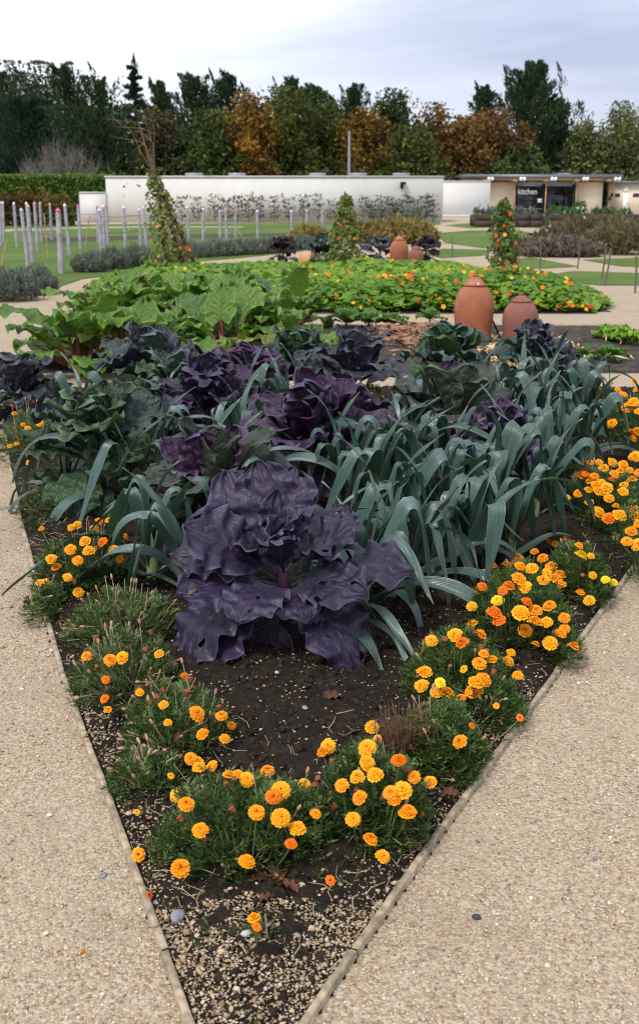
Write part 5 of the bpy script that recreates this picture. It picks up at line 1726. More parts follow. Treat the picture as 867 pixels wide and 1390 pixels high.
# toppled pale pot
b = P(421, 362)
t = thing('toppled_pot', 'pale orange pot lying on its side behind the nasturtiums', 'terracotta pot', (b.x, b.y, .0))
m = MB().lathe([(0, 0), (.10, 0), (.14, .10), (.16, .28), (.15, .36), (.13, .36), (.13, .30), (0, .28)], 24)
MAT['paleterra'] = terracotta('pale_terracotta', (.62, .33, .16))
obj('body', m.mesh('toppled_body', [MAT['paleterra']]), t, (-.2, 0, .17), (R(90), 0, R(62)))
m = MB().lathe([(.155, .30), (.175, .305), (.175, .35), (.155, .355), (.15, .30)], 24)
obj('rim', m.mesh('toppled_rim', [MAT['terra2']]), t, (-.2, 0, .17), (R(90), 0, R(62)))

# ================================================================ nasturtium bed
MAT['nast'] = foliage('nasturtium_leaves', [(0, (.035, .100, .007)), (.5, (.125, .250, .018)), (1, (.250, .385, .040))], .5, .30, .35)


def discs(mb, r, C, Nn, rad, var, k=7):
    n = len(C)
    a = np.cross(Nn, r.normal(0, 1, (n, 3)))
    a /= np.linalg.norm(a, axis=1)[:, None]
    b = np.cross(Nn, a)
    th = np.linspace(0, 2 * math.pi, k, endpoint=False)
    rim = C[:, None] + rad[:, None, None] * (np.cos(th)[None, :, None] * a[:, None] + np.sin(th)[None, :, None] * b[:, None]) * (1 + .08 * np.sin(2 * th)[None, :, None])
    rim = rim + Nn[:, None] * (rad * .16)[:, None, None] * (1 + .8 * np.sin(3 * th)[None, :, None])
    V = np.concatenate([C[:, None], rim], 1).reshape(-1, 3)
    ids = np.arange(k)
    F0 = np.stack([np.zeros(k, int), 1 + ids, 1 + (ids + 1) % k], -1)
    F = (F0[None] + (np.arange(n) * (k + 1))[:, None, None]).reshape(-1, 3)
    mb.add(V, F, np.repeat(var, k + 1))


def nast_h(x, y, d):
    return (.10 + .30 * (1 - np.exp(-d / .45))) * (1 + .25 * wob(x, y, 17, 3, 1.9)) * (1 - .62 * np.clip((y - 19.5) / 4, 0, 1))


r = np.random.default_rng(31)
nb = thing('nasturtium_bed', 'sprawling bright green nasturtium bed dotted with orange and yellow flowers', 'nasturtiums', (0, 19, 0))
BED3n = [(-3.3, 15.3), (3.72, 15.25), (4.15, 15.9), (4.28, 17.0), (3.55, 20.5), (2.8, 24.0), (-3.3, 24.0), (-3.9, 19.0)]
m = MB()
N = 30000
X, Y = r.uniform(-4, 4.4, N), 15.2 + 8.9 * r.uniform(0, 1, N) ** 1.25
d = edge_dist(BED3n, X, Y)
ok = inside(BED3n, X, Y)
X, Y, d = X[ok], Y[ok], d[ok]
h = nast_h(X, Y, d)
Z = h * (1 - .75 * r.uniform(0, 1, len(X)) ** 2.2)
Nn = np.stack([r.normal(0, .38, len(X)), -.25 + r.normal(0, .38, len(X)), np.ones(len(X))], -1)
Nn /= np.linalg.norm(Nn, axis=1)[:, None]
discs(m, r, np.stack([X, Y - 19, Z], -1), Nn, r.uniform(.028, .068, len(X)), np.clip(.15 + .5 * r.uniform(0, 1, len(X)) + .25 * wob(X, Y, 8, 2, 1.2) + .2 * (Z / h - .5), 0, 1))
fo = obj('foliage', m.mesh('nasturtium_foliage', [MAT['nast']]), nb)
fo['kind'] = 'stuff'
FLCOL = {'orange': (.80, .22, .012), 'yellow': (.85, .46, .02), 'red': (.70, .055, .012)}


def petal_mat(name, c, c2):
    t = NT(name)
    v = t.math('ADD', t.attr(), t.math('MULTIPLY', t.n('ShaderNodeObjectInfo').outputs['Random'], .35))
    col = t.ramp(v, [(0, c2), (.55, c), (1, tuple(min(1, k * 1.15) for k in c))])
    return t.finish(col, .55, None, .25, .22, c)


NFL = []
for k, c in FLCOL.items():
    mt = petal_mat('nasturtium_petal_' + k, c, tuple(q * .7 for q in c))
    m = MB()
    for p in range(5):
        a = 2 * math.pi * p / 5
        ca, sa = math.cos(a), math.sin(a)
        V = [(0, 0, 0), (.6, -.42, .30), (1.05, -.3, .22), (1.1, .25, .16), (.62, .42, .32), (.7, 0, .22)]
        V = [(x * ca - y * sa, x * sa + y * ca, z) for x, y, z in V]
        m.add(V, [[0, 1, 5], [1, 2, 5], [2, 3, 5], [3, 4, 5], [4, 0, 5]], [0, .5, .8, .9, .5, .6])
    m.tube([(0, 0, 0), (-.2, 0, -.6)], [.12, .03], 5, .2)
    NFL.append(m.mesh('nasturtium_flower_' + k, [mt]))
n = 0
while n < 200:
    x, y = r.uniform(-3.2, 4.2), 15.25 + 7.5 * r.uniform() ** 3.2
    if x < .5 and r.uniform() < .55: continue
    if r.uniform() > .35 + .65 * np.clip((x + .5) / 3.5, 0, 1): continue
    if not inside(BED3n, np.array([x]), np.array([y]))[0]: continue
    dd = edge_dist(BED3n, np.array([x]), np.array([y]))
    z = nast_h(np.array([x]), np.array([y]), dd)[0]
    k = r.choice([0, 1, 2], p=[.36, .44, .20])
    zz = z * r.uniform(.55, 1.08) if dd[0] < .5 else z * 1.05
    obj('flower', NFL[k], nb, (x, y - 19 - .02, zz + .012), (R(r.uniform(20, 80)), R(r.uniform(-25, 25)), R(r.uniform(-50, 50))), r.uniform(.022, .034))
    n += 1

# ================================================================ bean / nasturtium supports
MAT['climber'] = foliage('climber_leaves', [(0, (.035, .065, .010)), (.5, (.095, .150, .022)), (.8, (.165, .20, .035)), (1, (.22, .17, .045))], .55, .3, .3)
MAT['dryvine'] = simple('dry_vine', (.20, .13, .075), .85, .4, 5)
MAT['pole'] = simple('rough_pole', (.115, .075, .055), .9, .4, 6, .6, 25)


def support(label, u, vb, ut, vt, Rb, nleaf, seed, spill=.0, dry=0, leafvar=(0, 1), npole=5, thick=.022, redp=.6, nfl=9, dense_low=1.0):
    r = np.random.default_rng(seed)
    b = P(u, vb)
    tp = PY(ut, vt, b.y)
    H = tp.z
    lx = tp.x - b.x
    t = thing('bean_support', label, 'plant support', (b.x, b.y, 0), 0, 'cane supports with climbers')
    for k in range(npole):
        a = 2 * math.pi * k / npole + .3
        q = np.array([math.cos(a) * Rb, math.sin(a) * Rb, 0])
        e_ = np.array([lx - math.cos(a) * .03, -math.sin(a) * .03, H * r.uniform(.96, 1.02)])
        m = MB().tube([q, (q + e_) / 2 + r.normal(0, .01, 3), e_], [thick, thick * .95, thick * .8], 6)
        obj('cane', m.mesh('support_cane', [MAT['pole']]), t)
    m = MB()
    for k in range(6):                       # vines wound round the poles
        a0, tn = r.uniform(0, 6.28), r.uniform(1.5, 3)
        s = np.linspace(.02, r.uniform(.8, 1.02), 22)
        rr_ = Rb * (1 - s) * 1.05 + .03
        pts = np.stack([lx * s + rr_ * np.cos(a0 + tn * 6.28 * s), rr_ * np.sin(a0 + tn * 6.28 * s), H * s], -1)
        m.tube(pts, .006, 4, cap=False)
    for k in range(dry):
        p0 = np.array([lx * .95, 0, H * .95])
        p1 = p0 + np.array([r.normal(-.10, .16), r.normal(0, .1), r.uniform(.3, .95)])
        p2 = p1 + np.array([r.normal(-.12, .15), r.normal(0, .1), r.uniform(.0, .75)])
        m.tube([p0, (p0 + p1) / 2 + r.normal(0, .04, 3), p1, p2], [.009, .007, .005, .002], 4, cap=False)
        for j in range(3):
            q = p1 + (p2 - p1) * r.uniform() + 0
            m.tube([q, q + np.array([r.normal(0, .2), 0, r.normal(.02, .12)])], [.005, .002], 3, cap=False)
    obj('vines', m.mesh('support_vines', [MAT['dryvine']]), t)
    m = MB()
    s = r.uniform(0, 1, nleaf) ** dense_low
    a = r.uniform(0, 6.28, nleaf)
    rr_ = (Rb * (1 - s) * 1.12 + .07) * np.sqrt(r.uniform(.15, 1.5, nleaf)) * (1 + .45 * np.sin(a * 2 + s * 9 + seed) * np.sin(s * 17 + seed))
    C = np.stack([lx * s + rr_ * np.cos(a) - spill * (1 - s) * .3, rr_ * np.sin(a), H * s * .93 + .05], -1)
    Nn = np.stack([np.cos(a) * .6, np.sin(a) * .6 - .5, np.full(nleaf, .6)], -1) + r.normal(0, .4, (nleaf, 3))
    Nn /= np.linalg.norm(Nn, axis=1)[:, None]
    discs(m, r, C, Nn, r.uniform(.016, .045, nleaf), np.clip(leafvar[0] + (leafvar[1] - leafvar[0]) * r.uniform(0, 1, nleaf), 0, 1), 6)
    if dry:
        nn = 70
        C = np.stack([lx + r.normal(-.15, .22, nn), r.normal(0, .12, nn), H + r.uniform(-.5, 1.15, nn)], -1)
        discs(m, r, C, np.abs(r.normal(0, 1, (nn, 3))) + .01, r.uniform(.012, .026, nn), r.uniform(.75, 1, nn), 5)
    obj('foliage', m.mesh('support_foliage', [MAT['climber']]), t)
    for k in range(nfl):
        s = r.uniform(.02, .8) ** (1.6 if spill else 1)
        rr_ = Rb * (1 - s) * 1.15 + .08
        a = r.uniform(3.6, 5.8)
        obj('flower', NFL[2 if r.uniform() < redp else r.integers(0, 2)], t, (lx * s + rr_ * math.cos(a), rr_ * math.sin(a) - .02, H * s + .05), (R(70), 0, R(r.uniform(-30, 30))), r.uniform(.022, .031))


support('leaning pole support with dry bean vines rising at the top', 254, 390, 208, 229, .33, 1500, 1, .5, dry=7, leafvar=(.15, 1), npole=5, thick=.035, nfl=7, redp=.5, dense_low=2.1)
support('leafy cane support near the middle, before the white wall', 468, 374, 469, 262, .34, 1500, 2, leafvar=(.1, .95), nfl=6, redp=.4)
support('slim leafy support with red flowers before the pavilion', 682, 396, 684, 268, .24, 1150, 3, leafvar=(0, .8), npole=6, thick=.036, nfl=13, redp=.9)

# ================================================================ marigolds
MAT['marileaf'] = foliage('marigold_leaves', [(0, (.020, .046, .012)), (.45, (.056, .108, .026)), (.85, (.125, .175, .046)), (1, (.20, .17, .07))], .5, .25, .3)
MAT['calyx'] = simple('marigold_calyx', (.07, .11, .035), .6, .3, 20)
MAT['dryhead'] = simple('dry_seed_head', (.28, .17, .10), .85, .45, 30)
MAT['drystem'] = simple('dry_stem', (.30, .23, .15), .85, .35, 12)
PET = {'orange': petal_mat('marigold_orange', (.90, .34, .008), (.62, .13, .004)), 'amber': petal_mat('marigold_amber', (.93, .42, .012), (.75, .22, .006)),
       'deep': petal_mat('marigold_deep_orange', (.80, .20, .006), (.45, .05, .003)), 'yellow': petal_mat('marigold_yellow', (.93, .66, .02), (.85, .50, .01))}


def pompon(name, mat, seed, rings=((1.0, 13, .10), (.86, 12, .30), (.68, 10, .52), (.48, 8, .70), (.26, 5, .84)), head=True):
    """A double marigold head of unit radius made of frilled petals."""
    r = np.random.default_rng(seed)
    m = MB()
    for ri, (rad, n, z) in enumerate(rings):
        for k in range(n):
            a = 2 * math.pi * (k + .5 * (ri % 2)) / n + r.uniform(-.12, .12)
            w = rad * math.pi / n * r.uniform(1.1, 1.5) + .05
            l0, l1 = rad * .25, rad * r.uniform(.9, 1.1)
            up = z * .9
            z1 = up + r.uniform(-.10, .12) + (.05 if ri else -.08)
            cs = [(-1, 0), (-.45, 1), (.45, 1), (1, 0)]
            inn = [(l0, -w * .5, up * .8), (l0, w * .5, up * .8)]
            mid = [((l0 + l1) * .5, -w * .8, up + .12), ((l0 + l1) * .5, 0, up + .05), ((l0 + l1) * .5, w * .8, up + .12)]
            out_ = [(l1 * .92, -w, z1 + r.uniform(-.05, .09)), (l1 * r.uniform(.96, 1.05), -w * .35, z1 + r.uniform(-.10, .05)), (l1 * .93, w * .1, z1 + r.uniform(0, .10)), (l1, w * .5, z1 + r.uniform(-.10, .05)), (l1 * .9, w, z1 + r.uniform(-.05, .09))]
            V = inn + mid + out_
            F = [[0, 3, 2], [0, 1, 3], [1, 4, 3], [2, 3, 6], [2, 6, 5], [3, 7, 6], [3, 8, 7], [3, 4, 8], [4, 9, 8]]
            ca, sa = math.cos(a), math.sin(a)
            V = [(x * ca - y * sa, x * sa + y * ca, zz) for x, y, zz in V]
            m.add(V, F, [.05, .05, .35, .25, .35, .8, .7, .85, .7, .8])
    m.lathe([(.05, -.75), (.20, -.62), (.30, -.3), (.42, .0), (.50, .10)], 8, mat=1)
    return m.mesh(name, [mat, MAT['calyx']])


HEADS = {k: [pompon('marigold_head_' + k, PET[k], 10 * i + j) for j in range(3)] for i, k in enumerate(PET)}
SMALL = [pompon('marigold_single_' + k, PET[k], 77, ((1.0, 8, .12), (.55, 5, .35))) for k in ('amber', 'deep')]


def pinnate(mb, r, base, dirs, L, var):
    """Ferny marigold leaves: a rachis with about nine narrow leaflets each."""
    n = len(base)
    up = np.array([0, 0, 1.0])
    side = np.cross(dirs, up)
    side /= np.linalg.norm(side, axis=1)[:, None] + 1e-6
    nrm = np.cross(side, dirs)
    for k, (f, sg) in enumerate([(.25, 1), (.25, -1), (.45, 1), (.45, -1), (.65, 1), (.65, -1), (.83, 1), (.83, -1), (1.0, 0)]):
        C0 = base + dirs * (L * f)[:, None] - np.array([0, 0, 1]) * (L * .22 * f * f)[:, None]
        ln = L * (.40 - .17 * abs(f - .5)) * r.uniform(.8, 1.2, n)
        D = dirs * .65 + side * sg * .95 + nrm * r.normal(.1, .25, (n, 1)) if sg else dirs + r.normal(0, .1, (n, 3))
        D /= np.linalg.norm(D, axis=1)[:, None]
        Wd = np.cross(D, nrm + r.normal(0, .35, (n, 3)))
        Wd /= np.linalg.norm(Wd, axis=1)[:, None] + 1e-6
        mb.cards(C0 + D * (ln * .5)[:, None], D * (ln * .5)[:, None], Wd * (ln * .17)[:, None], np.clip(var + r.normal(0, .08, n), 0, 1))


def marigold(label, cu, cv, rpx, ry, h, flowers, seed, nleaf=420, dry=0, yellow=(), deep=(), size=.0195, L=.054, drybrown=0):
    r = np.random.default_rng(seed + 900)
    c = P(cu, cv)
    k = (c.y * math.cos(TH) + CAM_H * math.sin(TH)) / FPX
    rx = rpx * k * 1.03
    ry *= 1.03
    nleaf = int(nleaf * 1.2)
    t = thing('marigold_plant', label, 'marigold', (c.x, c.y, .02), 0, 'marigolds edging the front bed')
    lump = lambda x, y: 1 + .16 * np.sin(x / rx * 5 + seed) * np.cos(y / ry * 4 + seed * 2)
    dome = lambda x, y: h * np.sqrt(np.clip(1 - (x / rx) ** 2 - (y / ry) ** 2, .04, 1)) * lump(x, y)
    m = MB()
    a = r.uniform(0, 6.283, nleaf)
    q = np.sqrt(r.uniform(0, 1.08, nleaf))
    x, y = np.cos(a) * q * rx, np.sin(a) * q * ry
    f = 1 - .8 * r.uniform(0, 1, nleaf) ** 1.6
    z = dome(x, y) * f
    d = np.stack([np.cos(a) * q + r.normal(0, .55, nleaf), np.sin(a) * q + r.normal(0, .55, nleaf), .35 + .7 * f + r.normal(0, .3, nleaf)], -1)
    d /= np.linalg.norm(d, axis=1)[:, None]
    Ls = L * r.uniform(.7, 1.25, nleaf)
    pinnate(m, r, np.stack([x, y, z], -1) - d * (Ls * .6)[:, None], d, Ls, np.clip(.1 + .75 * r.uniform(0, 1, nleaf), 0, 1))
    obj('foliage', m.mesh('marigold_foliage', [MAT['marileaf']], False), t)['kind'] = 'stuff'
    st = MB()
    for j in range(26):
        a_ = r.uniform(0, 6.28)
        q_ = math.sqrt(r.uniform(0, .9))
        e_ = np.array([math.cos(a_) * q_ * rx, math.sin(a_) * q_ * ry, 0])
        e_[2] = dome(e_[0], e_[1]) * .9
        st.tube([e_ * .25 * np.array([1, 1, 0]), e_ * np.array([.7, .7, .5]), e_], [.004, .003, .002], 4, .3, cap=False)
    dr = MB()
    for j in range(dry):
        a_ = r.uniform(0, 6.28)
        q_ = math.sqrt(r.uniform(0, 1.2))
        e_ = np.array([math.cos(a_) * q_ * rx, math.sin(a_) * q_ * ry, 0])
        e_[2] = dome(e_[0], e_[1]) * r.uniform(.7, 1.35) + .01
        b_ = e_ * np.array([.5, .5, 0]) + np.array([0, 0, .01])
        mid = (b_ + e_) / 2 + r.normal(0, .018, 3)
        dr.tube([b_, mid, e_], [.0021, .0018, .0012], 4, r.uniform(0, 1), cap=False)
        if j % 3 == 0:
            dd = (e_ - mid) / np.linalg.norm(e_ - mid)
            dr.tube([e_, e_ + dd * .006, e_ + dd * .016, e_ + dd * .021], [.0015, .0048, .0040, .001], 6, r.uniform(0, 1), mat=1)
        if j % 4 == 0:
            dr.tube([mid, mid + r.normal(0, .025, 3) + np.array([0, 0, .02])], [.0014, .0009], 3, r.uniform(0, 1), cap=False)
    if dry:
        obj('dry_stems', dr.mesh('marigold_dry_stems', [MAT['drystem'], MAT['dryhead']]), t)['kind'] = 'stuff'
    for i, fl in enumerate(flowers):
        u, v = fl[:2]
        z = h
        for _ in range(7):
            p = P(u, v, z + .02)
            xx, yy = p.x - c.x, p.y - c.y
            z = float(dome(np.array(xx), np.array(yy))) * .5 + .5 * z
        p = P(u, v, z + .055)
        s = size * r.uniform(.78, 1.2) * (fl[2] if len(fl) > 2 else 1)
        key = 'yellow' if i in yellow else ('deep' if i in deep else r.choice(['orange', 'amber', 'orange', 'amber', 'deep'], p=[.36, .30, .12, .14, .08]))
        me = HEADS[key][int(r.integers(3))] if s > size * .62 else SMALL[int(r.integers(2))]
        lx, ly = p.x - c.x, p.y - c.y
        obj('flower', me, t, (lx, ly, p.z - .02), (R(r.uniform(4, 46)), R(r.uniform(-26, 26)), r.uniform(-.9, .9)), (s, s, s * .9))
        st.tube([(lx * .6, ly * .6, .0), (lx * .85, ly * .85, (p.z - .03) * .6), (lx, ly + .004, p.z - .02 - s * .6)], [.003, .0024, .0022], 4, .3, cap=False)
    for j in range(drybrown):                     # spent brown heads
        a_ = r.uniform(0, 6.28)
        q_ = math.sqrt(r.uniform(0, .9))
        xx, yy = math.cos(a_) * q_ * rx, math.sin(a_) * q_ * ry
        zz = float(dome(np.array(xx), np.array(yy))) + .012
        obj('spent_head', SPENT, t, (xx, yy, zz), (R(r.uniform(-40, 40)), R(r.uniform(-40, 40)), 0), r.uniform(.008, .012))
    obj('stems', st.mesh('marigold_stems', [MAT['calyx']]), t)['kind'] = 'stuff'
    return t


MAT['spent'] = simple('spent_marigold', (.24, .075, .028), .85, .5, 40)
m = MB()
m.lathe([(.0, -1.2), (.45, -.9), (.75, -.2), (.7, .4), (.9, .7), (.5, .8), (0, .6)], 7)
SPENT = m.mesh('spent_head', [MAT['spent']], False)

marigold('marigold clump at the front tip, left half, above dead leaves', 328, 1166, 108, .15, .20,
         [(245, 1179, 1.15), (272, 1127), (335, 1170, 1.1), (240, 1080), (253, 1092), (310, 1053), (335, 1058), (363, 1047, 1.1), (381, 1073, 1.1), (413, 1066), (381, 1110, 1.05), (403, 1125), (348, 1103), (395, 1146, .8), (371, 1082), (270, 1042, .9), (322, 1052, .8)], 1, 620, 16, deep=(13,), drybrown=7)
marigold('marigold clump at the front tip, right half, by the right edging', 500, 1128, 78, .17, .20,
         [(445, 1013, 1.1), (438, 1021, .8), (505, 987), (498, 1015), (498, 1036), (541, 1033, 1.05), (509, 1052), (485, 1055), (488, 1083), (479, 1112), (502, 1140), (519, 1163), (530, 1076), (546, 1073), (553, 1103, 1.1), (583, 1062, 1.1), (562, 1055, .8), (464, 1066, .8), (512, 1003, .8), (448, 1195, .55), (535, 1088, .8)], 2, 560, 14, drybrown=8)
marigold('tiny sprawling marigold seedling at the very tip of the bed', 352, 1290, 30, .04, .05, [(345, 1247, .7), (348, 1258, .55)], 3, 50, 4, L=.035)
marigold('straggly marigold of few flowers left of the front clump', 245, 1020, 72, .17, .16,
         [(267, 969), (275, 997, 1.05), (305, 1003), (314, 985, .8), (301, 972, .75), (222, 957, .85), (228, 981, .7), (268, 1036), (259, 1030, .8), (288, 1040, .7), (232, 1053, .6)], 4, 360, 60, drybrown=8)
marigold('half withered marigold with dry stalks by the left edging', 172, 945, 70, .17, .19,
         [(118, 891, 1.05), (150, 896, 1.1), (166, 893, .95), (144, 923, .7), (147, 964, .65), (216, 888, .8), (251, 919), (143, 949, .65)], 5, 330, 95, deep=(3, 7), drybrown=9)
marigold('dense orange marigold bush left of the violet cabbage', 114, 800, 64, .22, .21,
         [(105, 713, 1.15), (97, 716), (135, 708), (148, 707), (155, 702), (128, 718), (116, 735, 1.1), (96, 746, 1.2), (121, 748, 1.1), (140, 736), (155, 747, 1.1), (163, 759), (70, 759), (77, 770, 1.05), (106, 761, .95), (92, 784, 1.1), (107, 804, .95), (57, 718, .8), (62, 790, .8), (169, 729, .95), (54, 791, .7)], 6, 640, 20, drybrown=5)
marigold('flowerless marigold leaves with dry seed stalks below the orange bush', 170, 870, 75, .20, .17, [], 7, 420, 80)
marigold('low marigold leaves below the dark green brussels plant', 85, 700, 55, .30, .15, [], 8, 300, 40)
marigold('sparse marigold by the left edging under the inky kale', 40, 618, 42, .40, .24,
         [(48, 545), (40, 552), (17, 550, .9), (20, 562), (32, 577, .85), (38, 582), (55, 575), (14, 606), (23, 603, 1.05), (40, 628, .8), (62, 556, .7)], 9, 420, 30, drybrown=4)
marigold('biggest orange marigold bush beside the right edging', 702, 866, 66, .21, .25,
         [(657, 780), (687, 767, 1.15), (705, 769, 1.1), (721, 772, 1.1), (725, 749), (736, 758), (702, 758), (753, 787, 1.1), (741, 778), (737, 788, 1.1), (762, 794), (703, 787, 1.1), (712, 797, 1.1), (682, 802), (654, 797), (641, 806), (640, 823), (675, 816, .95), (670, 833, 1.1), (677, 842, 1.1),
          (706, 832, 1.2), (726, 829, 1.1), (714, 818), (745, 823), (725, 845, 1.1), (712, 856, 1.15), (741, 845), (765, 839), (766, 853), (760, 860, .9), (746, 873, 1.1), (726, 875, .8), (778, 878, .8), (668, 768, .8), (748, 770), (759, 781), (690, 796, .9)], 10, 760, 8, yellow=(17,), deep=(13, 36), drybrown=5, size=.0225)
marigold('lower orange marigold between the leek tips and right edging', 620, 942, 66, .18, .19,
         [(651, 862, 1.15), (617, 862), (627, 873, .9), (641, 848, .9), (585, 870, .8), (576, 913, 1.1), (572, 931, 1.2), (597, 927, .85), (606, 942, 1.1), (625, 948, .8), (629, 908, .75), (650, 901, 1.15), (656, 888, .85), (668, 896, .8), (656, 923, 1.1), (643, 939, 1.1), (645, 927), (693, 886, .8), (689, 898, .9), (702, 917, .8), (673, 958, .6), (592, 940, .8)], 11, 620, 10, yellow=(7,), drybrown=7, size=.0225)
marigold('leafy marigold with one bloom low by the right edging', 598, 1036, 52, .18, .15, [(624, 1007, 1.0), (705, 974, .6), (640, 985, .5)], 12, 560, 24, drybrown=4)
marigold('dark leafed marigold with two lemon yellow blooms by the edging', 784, 806, 38, .22, .18,
         [(787, 755, 1.1), (787, 805), (799, 815, .9), (804, 781, .75), (832, 791), (821, 787, .7), (801, 755, .8), (744, 735, .8), (769, 732), (785, 741, .7), (753, 738, .7)], 13, 520, 6, yellow=(0, 4, 5), size=.0225, drybrown=4)
marigold('long orange marigold drift on the right below the far leeks', 822, 712, 56, .45, .24,
         [(800, 628), (812, 628), (796, 643), (786, 647), (830, 628), (845, 631), (819, 636), (833, 644), (841, 640), (854, 639), (866, 642), (803, 654, 1.1), (816, 656, 1.15), (822, 663, 1.1), (812, 668), (797, 666, .9), (784, 670, .8), (799, 682), (811, 696, 1.1), (826, 704, 1.1), (840, 700, 1.1), (859, 691, .9), (863, 702, 1.1), (826, 677), (846, 659), (857, 653),
          (845, 668, .9), (829, 652), (806, 648), (835, 687, .8), (808, 660, 1.1), (770, 675, .7)], 14, 800, 6, size=.025, L=.07, drybrown=3)
marigold('orange marigold clump at the right picture edge', 872, 770, 45, .35, .24, [(856, 722), (866, 712), (850, 735, .8), (865, 740)], 15, 420, 4, size=.027)
marigold('far orange marigold at the right edge before the sandy path', 862, 606, 46, .55, .28,
         [(842, 535), (846, 537), (859, 545), (860, 517), (864, 551, 1.1), (850, 554), (856, 588), (865, 586), (857, 596), (861, 620, 1.1), (830, 575, .9), (866, 560), (856, 548, 1.1), (864, 530), (838, 530, .8)], 16, 560, 20, size=.030, L=.08, drybrown=4)
marigold('yellow marigold at the cross path beside the last leeks', 822, 570, 16, .16, .22, [(820, 538), (815, 545, .6)], 17, 130, 0, yellow=(0, 1), size=.030, L=.08)
marigold('few orange marigold blooms glimpsed behind the deep purple cabbage', 506, 588, 26, .2, .30, [(499, 541), (509, 543), (517, 541), (504, 536, .8)], 18, 160, 0, size=.027, L=.08)

marigold('ferny marigold leaves filling the strip right of the leek tips', 660, 975, 48, .14, .11, [], 19, 200, 20, drybrown=2)
marigold('straggling marigold leaves between the left straggly clump and front clump', 205, 1075, 50, .10, .10, [(186, 1102, .5)], 20, 150, 36, drybrown=2)
marigold('ferny low foliage under the leeks at the right edging', 762, 898, 24, .12, .09, [], 21, 110, 10)
marigold('ferny sprigs between the two front marigold clumps', 425, 1150, 40, .09, .13, [(428, 1105, .6)], 22, 150, 10, drybrown=3)
marigold('thin marigold sprigs joining the withered and straggly left clumps', 215, 985, 42, .12, .12, [(190, 940, .6), (196, 985, .55)], 23, 150, 34, drybrown=4)
marigold('weedy green sprigs at the left edging below the orange bush', 62, 835, 26, .14, .10, [], 24, 120, 16)
# withered brown marigold beside the right clump
r = np.random.default_rng(44)
b = P(548, 1040)
t = thing('withered_plant', 'withered brown plant standing behind the right front marigold clump', 'dead plant', (b.x, b.y, .02))
m = MB()
for k in range(120):
    a_, q_ = r.uniform(0, 6.28), math.sqrt(r.uniform())
    e_ = np.array([math.cos(a_) * q_ * .09, math.sin(a_) * q_ * .09, r.uniform(.04, .15)])
    m.tube([e_ * np.array([.3, .3, 0]), e_ * np.array([.8, .8, .6]), e_], [.0018, .0014, .0008], 3, r.uniform(0, .6), cap=False)
    for j in range(3):
        m.tube([e_ * r.uniform(.5, 1), e_ + r.normal(0, .018, 3)], [.0012, .0008], 3, r.uniform(0, .6), cap=False)
MAT['witherd'] = simple('withered_brown', (.13, .070, .040), .9, .5, 20)
obj('stalks', m.mesh('withered_stalks', [MAT['witherd']]), t)

# ---------------------------------------------------------------- weeds: little green leaves and dry straws in the edges
m = MB()
n = 900
X, Y = np.concatenate([r.uniform(-1.9, .2, n), r.uniform(0, 2.2, n)]), np.concatenate([r.uniform(1.7, 7.4, n)] * 2)
d = edge_dist(BED1, X, Y)
ok = inside(BED1, X, Y) & (d > .02) & (d < .30)
X, Y = X[ok], Y[ok]
N = len(X)
for k in range(6):
    D = np.stack([r.normal(0, 1, N), r.normal(0, 1, N), r.uniform(.3, 1.6, N)], -1)
    D /= np.linalg.norm(D, axis=1)[:, None]
    ln = r.uniform(.006, .022, N)
    Wd = np.cross(D, r.normal(0, 1, (N, 3)))
    Wd /= np.linalg.norm(Wd, axis=1)[:, None]
    m.cards(np.stack([X, Y, soil_z(X, Y)], -1) + r.normal(0, .01, (N, 3)) + D * ln[:, None], D * ln[:, None], Wd * (ln * .16)[:, None], r.uniform(.2, 1, N))
tag(obj('weeds', m.mesh('weeds', [MAT['marileaf']], False)), 'tiny green weeds along the inside of the edging', 'weeds', kind='stuff')
m = MB()
for k in range(330):
    sd_ = r.uniform()
    if sd_ < .55:
        f = r.uniform(.02, .8)
        i = int(f * (len(BED1_L) - 1))
        p = BED1_L[i].lerp(BED1_L[min(i + 1, len(BED1_L) - 1)], r.uniform())
        x, y = p.x + abs(r.normal(.09, .09)) + .02, p.y
    elif sd_ < .85:
        p = BED1_R[0].lerp(BED1_R[-1], r.uniform(0, 1))
        x, y = p.x - abs(r.normal(.07, .07)) - .02, p.y
    else:
        x, y = r.uniform(-.35, .25), r.uniform(1.9, 3.2)
    a_ = r.uniform(0, 6.28)
    ln = r.uniform(.02, .075)
    e_ = np.array([math.cos(a_) * ln, math.sin(a_) * ln, r.uniform(0, .02)])
    p0 = np.array([x, y, .006 + float(soil_z(np.array([x]), np.array([y]))[0])])
    m.tube([p0, p0 + e_ * .5 + r.normal(0, .006, 3), p0 + e_], [.0016, .0014, .0008], 3, r.uniform(0, 1), cap=False)
tag(obj('dry_straws', m.mesh('dry_straws', [MAT['drystem']])), 'thin dry straws and twigs littering the bed edge', 'litter', kind='stuff')

